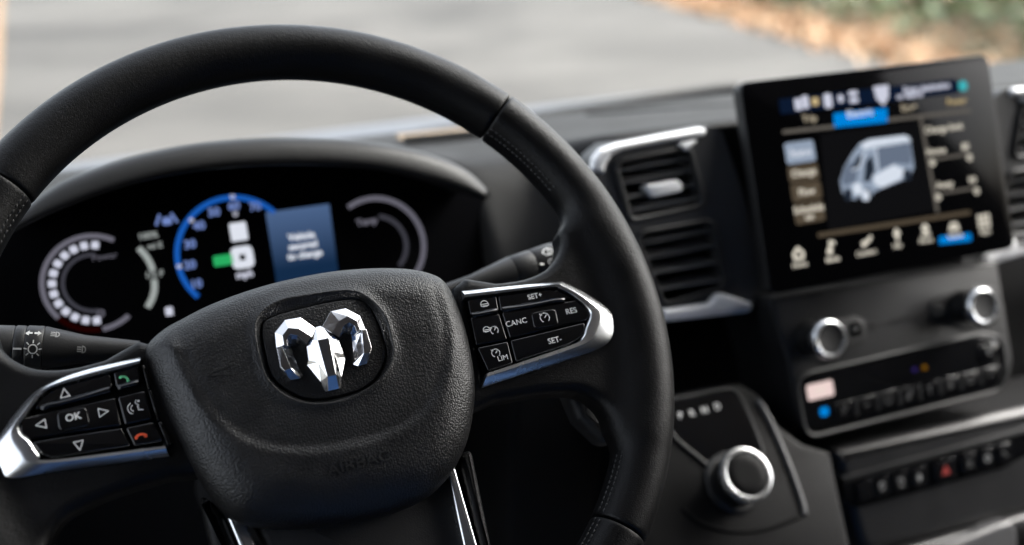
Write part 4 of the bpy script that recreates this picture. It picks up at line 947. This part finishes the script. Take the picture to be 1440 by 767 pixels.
V_TR2 = [(0.0096, 0.0683), (0.0269, 0.0701), (0.0153, 0.0623)]
V_TR3 = [(-0.0133, -0.0562), (0.0274, -0.0581), (0.0342, -0.0518), (0.0406, -0.0523), (0.0647, -0.0638), (0.0665, -0.0676), (0.0617, -0.0708), (-0.014, -0.0656)]
def make_vent(mir, label):
    mx_ = lambda P: [((.3686 - x) if mir else x, y) for x, y in P]
    t = empty('air_vent', VF, label, 'air vent', 'centre air vents beside the screen')
    holed('bezel', mx_(V_OUT), [mx_(V_H1), mx_(V_H2)], 0, .030, 'vent_plastic', t)
    prism('duct_back', mx_(fillet(inset(ccw(V_OUT), .004), .004)), -.034, -.0305, 'void', t)
    for H in (V_H1, V_H2):
        V, F = sweep_data([(*p, .0012) for p in mx_(H)], .0022, 10, True); mesh_obj('vent_rim', V, F, 'console_plastic', t, 180)
    for S_ in (SL1, SL2):
        for k in range(0, 8, 2):
            a, b = Vector(mx_(S_)[k]), Vector(mx_(S_)[k + 1]); e = (b - a).normalized() * .0055; a -= e; b += e; h_ = Vector((0, .0011)); V = []
            for z, dy, hh in ((-.026, .0045, .6), (-.008, .0012, 1), (-.003, 0, .9), (-.0022, 0, .4)):
                for p, s in ((a, -1), (b, -1), (b, 1), (a, 1)): V.append((p.x, p.y + dy + s * .0011 * hh, z))
            F = [(3, 2, 1, 0), (12, 13, 14, 15)]
            for r_ in range(3):
                for q in range(4): F.append((r_ * 4 + q, r_ * 4 + (q + 1) % 4, r_ * 4 + 4 + (q + 1) % 4, r_ * 4 + 4 + q))
            mesh_obj('slat', V, F, 'slat_plastic', t, 40)
    o = prism('slider_tab', fillet(ccw(mx_(V_TAB)), .0018), -.010, .0015, 'silver_paint', t, .0012, 3)
    prism('upper_trim', fillet(ccw(mx_(V_TR1)), .002), -.001, .0045, 'silver_paint', t, .003, 4)
    prism('trim_tip', fillet(ccw(mx_(V_TR2)), .001), -.001, .005, 'silver_paint', t, .0015, 3)
    prism('lower_trim', fillet(ccw(mx_(V_TR3)), .002), -.001, .007, 'silver_paint', t, .003, 4)
make_vent(False, 'air vent with silver trim between the wheel rim and the screen')
make_vent(True, 'air vent at the right edge of the screen, partly cut by the frame')

# ------------------------------------------------------------------ centre stack below the screen
rad = empty('radio_panel', SF, 'grey control panel with two silver ringed knobs below the screen', 'control panel')
HK = -.015
prism('panel', fillet([(-0.1143, -0.0832), (-0.1049, -0.1389), (-0.1043, -0.1661), (-0.1016, -0.1927), (-0.0814, -0.2004), (0.0912, -0.1999), (0.1085, -0.199), (0.1174, -0.176), (0.1156, -0.0905)], [.002, .002, .01, .014, .01, .01, .014, .01, .002]), -.09, HK, 'console_plastic', rad, .004, 3)
mesh_obj('lettering', *text_data('UCONNECT', .0078, (0.0032, -0.1243), HK + .0001, 0, .0003, 0, 1.5), 'print_dark', rad, 0)
def dial(parent, p, nm='knob'):
    k = empty(nm, None); k.parent = parent; M = Matrix.Translation((p[0], p[1], HK))
    lathe('skirt', [(0, 0), (.0138, 0), (.0132, .003), (.0128, .018), (.0128, .0215), (0, .0215)], 'black_plastic', k, M)
    lathe('ring', [(.0122, .019), (.0150, .0195), (.0158, .021), (.0156, .0245), (.0146, .0265), (.0132, .0275), (.0118, .0272), (.0112, .0258), (.0112, .02)], 'satin_chrome', k, M, 48)
    lathe('cap', [(0, .02), (.0113, .02), (.0113, .0252), (.0105, .0262), (.006, .0258), (.003, .0256), (0, .0256)], 'console_plastic', k, M, 40)
for face, plate in (((-0.0818, -0.1223), [(-0.0927, -0.1371), (-0.0886, -0.1135), (-0.0391, -0.1112), (-0.0271, -0.1185), (-0.0312, -0.134), (-0.0435, -0.1364), (-0.0657, -0.145)]), ((0.0692, -0.1223), [(0.0377, -0.1136), (0.0473, -0.1098), (0.0853, -0.1076), (0.1075, -0.1124), (0.1051, -0.1432), (0.0727, -0.1442), (0.0416, -0.1333), (0.0355, -0.1263)])):
    kb = empty('knob_cluster', None); kb.parent = rad
    prism('plate', fillet(ccw(plate), .007), HK - .002, HK + .0012, 'black_plastic', kb, .001, 3)
    dial(rad, face)
keyp = [(-0.0391, -0.1227), (0.0454, -0.1238)]
for s, p in (('OFF', keyp[0]), ('MUTE', keyp[1])):
    b_ = prism('key', rect(*p, .0125, .012, .003), HK + .0004, HK + .0018, 'piano_black', rad, .0008, 3)
    mesh_obj('lettering', *text_data(s, .0035, p, HK + .0018), 'print_grey', b_, 0)
# climate strip
cli = empty('climate_panel', SF, 'glossy black climate control strip with pink lit key', 'control panel')
HC = -.0135
prism('facia', fillet([(-0.1006, -0.1503), (0.0818, -0.15), (0.103, -0.1562), (0.1021, -0.1872), (0.0935, -0.1959), (-0.098, -0.1962)], .012), HK - .001, HC, 'piano_black', cli, .0012, 3)
V, F = sweep_data([(*p, HK + .0005) for p in fillet([(-0.1018, -0.1496), (0.0845, -0.1487), (0.1066, -0.155), (0.1059, -0.1892), (0.0954, -0.1994), (-0.0998, -0.1993)], .013)], .0020, 8, True)
mesh_obj('surround', V, F, 'black_plastic', cli, 180)
mesh_obj('lit_key', *place(prism_data(rect(0, 0, .0245, .0125, .0018), HC, HC + .0003), Matrix.Translation((*(-0.0807, -0.1644), 0))), 'lit_rose', cli, 0)
mesh_obj('symbol', *text_data('A/C', .006, (-0.0803, -0.1645), HC + .0004), 'lit_cream', cli, 0)
p = (-0.0799, -0.1817); mesh_obj('blue_lamp', *prism_data(rect(*p, .0082, .0072, .003), HC, HC + .0003), 'lit_azure', cli, 0)
p = (0.0222, -0.1655); mesh_obj('amber_lamp', *prism_data(rect(*p, .005, .004, .0016), HC, HC + .0003), 'lit_amber', cli, 0)
p = (0.012, -0.1653); mesh_obj('violet_lamp', *prism_data(rect(*p, .005, .004, .0016), HC, HC + .0003), 'lit_violet', cli, 0)
ends = [(-0.0613, -0.1842), (0.087, -0.1843)]; n_ = 8
for k in range(n_):
    q = Vector(ends[0]).lerp(Vector(ends[1]), k / (n_ - 1)); wd = (Vector(ends[1]) - Vector(ends[0])).length / (n_ - 1)
    b_ = prism('key', rect(q.x, q.y, wd * .86, .0135, .0015), HC - .001, HC + .0014, 'piano_black', cli, .0007, 3)
    prism('divider', rect(q.x + wd * .5, q.y, wd * .1, .013, .0004), HC - .001, HC + .0022, 'console_plastic', cli, .0005, 2)
    L = [[[(-.8, -.6), (.8, .6)], [(-.8, .2), (.2, .9)]], [[(-.8, 0), (.8, 0)]], [arc(0, 0, .8, 200, -20, 10), [(-.6, -.6), (.6, -.6)]], [[(-.9, -.9), (.9, .9)], [(-.4, -.9), (.9, .4)], [(-.9, -.4), (.4, .9)]], [[(-.7, .7), (.7, .7)], [(0, .7), (0, -.8)]], [[(-.7, .6), (.7, .6)], [(-.7, 0), (.7, 0)], [(-.7, -.6), (.7, -.6)]], [[(-.8, -.5), (.8, -.5), (.8, .5), (-.8, .5), (-.8, -.5)]], [[(-.6, 0), (.6, 0)]]][k]
    mesh_obj('symbol', *stroke_data(rel(L, q, .0042), .0007, HC + .0014), 'print_faint', b_, 0)
q = (0.0897, -0.1647)
b_ = prism('key', rect(q[0], q[1], .0205, .0125, .0015), HC - .001, HC + .0014, 'piano_black', cli, .0007, 3)
mesh_obj('symbol', *stroke_data(rel([arc(0, 0, .7, 0, 360, 12)], q, .003), .0008, HC + .0014), 'print_grey', b_, 0)

# lower ledge with the row of toggle switches
LF = frame((.52, .11, -.235), 16)
led = empty('switch_panel', LF, 'lower dash ledge with a black row of toggle switches and red hazard key', 'switch panel')
prism('ledge', fillet([(-0.0994, 0.0288), (0.0977, 0.0232), (0.266, 0.0191), (0.2514, -0.0852), (0.0845, -0.0689), (-0.0852, -0.064)], [.006, 0, .01, .02, 0, .02]), -.10, 0, 'ledge_plastic', led, .011, 5)
prism('recess', fillet([(-0.0964, 0.005), (0.0884, 0.0059), (0.1934, 0.0047), (0.1899, -0.0204), (0.0945, -0.0178), (0.0684, -0.0233), (-0.0845, -0.0228), (-0.095, -0.0139)], [.004, 0, .004, .004, .003, .003, .008, .008]), -.001, .0008, 'piano_black', led, .0005, 2)
prism('recess_lip', [(-0.096, 0.0056), (0.088, 0.0067), (0.1931, 0.0061), (0.1923, 0.0005), (0.0872, 0.0013), (-0.0954, 0.0003)], -.001, .0035, 'console_plastic', led, .001, 2)
ks = [(-0.0768, -0.0096), (-0.0599, -0.0099), (-0.0414, -0.0106), (-0.0226, -0.0106), (0.0047, -0.0107), (0.0302, -0.0109), (0.0494, -0.0102), (0.068, -0.0106)]
for k, q in enumerate(ks):
    b_ = prism('toggle', rect(q[0], q[1], .0155 if k != 4 else .0215, .0165, .0015), 0, .0032, 'piano_black', led, .0010, 3, xf=Matrix.Translation((q[0], q[1], 0)) @ Matrix.Rotation(R_(-6), 4, 'X') @ Matrix.Translation((-q[0], -q[1], 0)))
    L = [[], [arc(0, .2, .7, 20, 200, 8), [(-.5, -.8), (.5, -.3)]], [arc(0, .2, .7, -20, 160, 8), [(-.5, -.5), (.5, -.9)]], [[(0, .9), (0, -.9)], arc(0, 0, .5, 0, 360, 10)], [[(-1, -.8), (1, -.8), (0, 1), (-1, -.8)], [(-.5, -.5), (.5, -.5), (0, .5), (-.5, -.5)]], [[(-.7, .5), (.7, .5)], [(-.6, -.5), (.6, -.5)], [(0, .5), (0, -.5)]], [arc(0, 0, .7, 0, 360, 10)], [[(-.6, .6), (.6, -.6)]]][k]
    if L: mesh_obj('symbol', *stroke_data(rel(L, q, .0036), .0012, .0036), 'dim_red' if k == 4 else ('print_grey' if k in (1, 2, 3, 6) else 'print_faint'), b_, 0)
tray = prism('tray_lip', fillet(ccw([(-0.0696, -0.0735), (0.0457, -0.0649), (0.0604, -0.0648), (0.0653, -0.074), (0.0636, -0.1076)]), .006), -.03, .012, 'ridge_plastic', led, .005, 4)
prism('lower_bar', fillet(ccw([(-0.088, -0.0646), (0.2463, -0.0683), (0.2434, -0.0887), (-0.08, -0.0814)]), .004), -.05, .006, 'ledge_plastic', led, .005, 4)

# rotary gear selector on its own console
GF = frame((.327, .1, -.198), 42)
gear = empty('gear_selector', GF, 'round silver ringed gear knob on black console marked PRND', 'gear selector')
prism('console', fillet([(-0.0628, 0.0746), (-0.0014, 0.073), (0.0239, 0.072), (0.0366, 0.0587), (0.0439, 0.03), (0.0574, 0.0131), (0.0786, 0.0015), (0.0576, -0.1017), (-0.1212, -0.056)], [.01, .01, .012, .012, .012, .01, .004, .01, .01]), -.09, 0, 'gear_plastic', gear, .006, 4)
V, F = sweep_data([(*p, .0005) for p in smooth_open([(0.0325, 0.0533), (0.0356, 0.0362), (0.0372, 0.0098), (0.0373, -0.0134), (0.0362, -0.0332), (0.0341, -0.0393)], 4)], .0026, 8, rb=.002)
mesh_obj('edge_ridge', V, F, 'ridge_plastic', gear, 180)  # paler plastic puts the highlight line into the ridge's colour
V, F = sweep_data([(*p, .0) for p in smooth_open([(0.032, -0.0398), (0.0041, -0.0418), (-0.0222, -0.0387), (-0.0476, -0.0273), (-0.0596, -0.0122)], 4)], .0018, 8, rb=.0012)
mesh_obj('edge_groove', V, F, 'void', gear, 180)
plate = smooth_closed([(-0.0483, 0.0655), (-0.0199, 0.0671), (0.0071, 0.0668), (0.0167, 0.0619), (0.0196, 0.0442), (0.0201, 0.0239), (0.0181, 0.0101), (0.0015, 0.0037), (-0.0216, 0.0078), (-0.0352, 0.0231), (-0.0477, 0.0427)], 4)
prism('facia', plate, -.002, .0012, 'piano_black', gear, .0008, 3)
V, F = sweep_data([(*p, .0008) for p in plate], .0015, 8, True); mesh_obj('facia_rim', V, F, 'console_plastic', gear, 180)
for s, p in zip('PRND', [(-0.0362, 0.0542), (-0.0261, 0.0541), (-0.0151, 0.0543), (-0.0036, 0.0548)]): mesh_obj('letter', *text_data(s, .0072, p, .0013, 0, .0001, .0001), 'print_white', gear, 0)
p = (-0.0126, -0.0033); M = Matrix.Translation((p[0], p[1], 0)); kn = empty('knob', None); kn.parent = gear
lathe('collar', [(0, 0), (.0235, 0), (.0235, .002), (.0215, .0035), (0, .0035)], 'black_plastic', kn, M)
lathe('skirt', [(0, .001), (.0190, .001), (.0182, .019), (0, .019)], 'black_plastic', kn, M, 48)
lathe('ring', [(.0180, .017), (.0204, .0175), (.0210, .0190), (.0208, .0222), (.0196, .0240), (.0178, .0246), (.0164, .0242), (.0160, .0230), (.0160, .018)], 'satin_chrome', kn, M, 64)
lathe('cap', [(0, .018), (.0161, .018), (.0161, .0234), (.0150, .0241), (.008, .0240), (0, .0240)], 'gear_plastic', kn, M, 48)
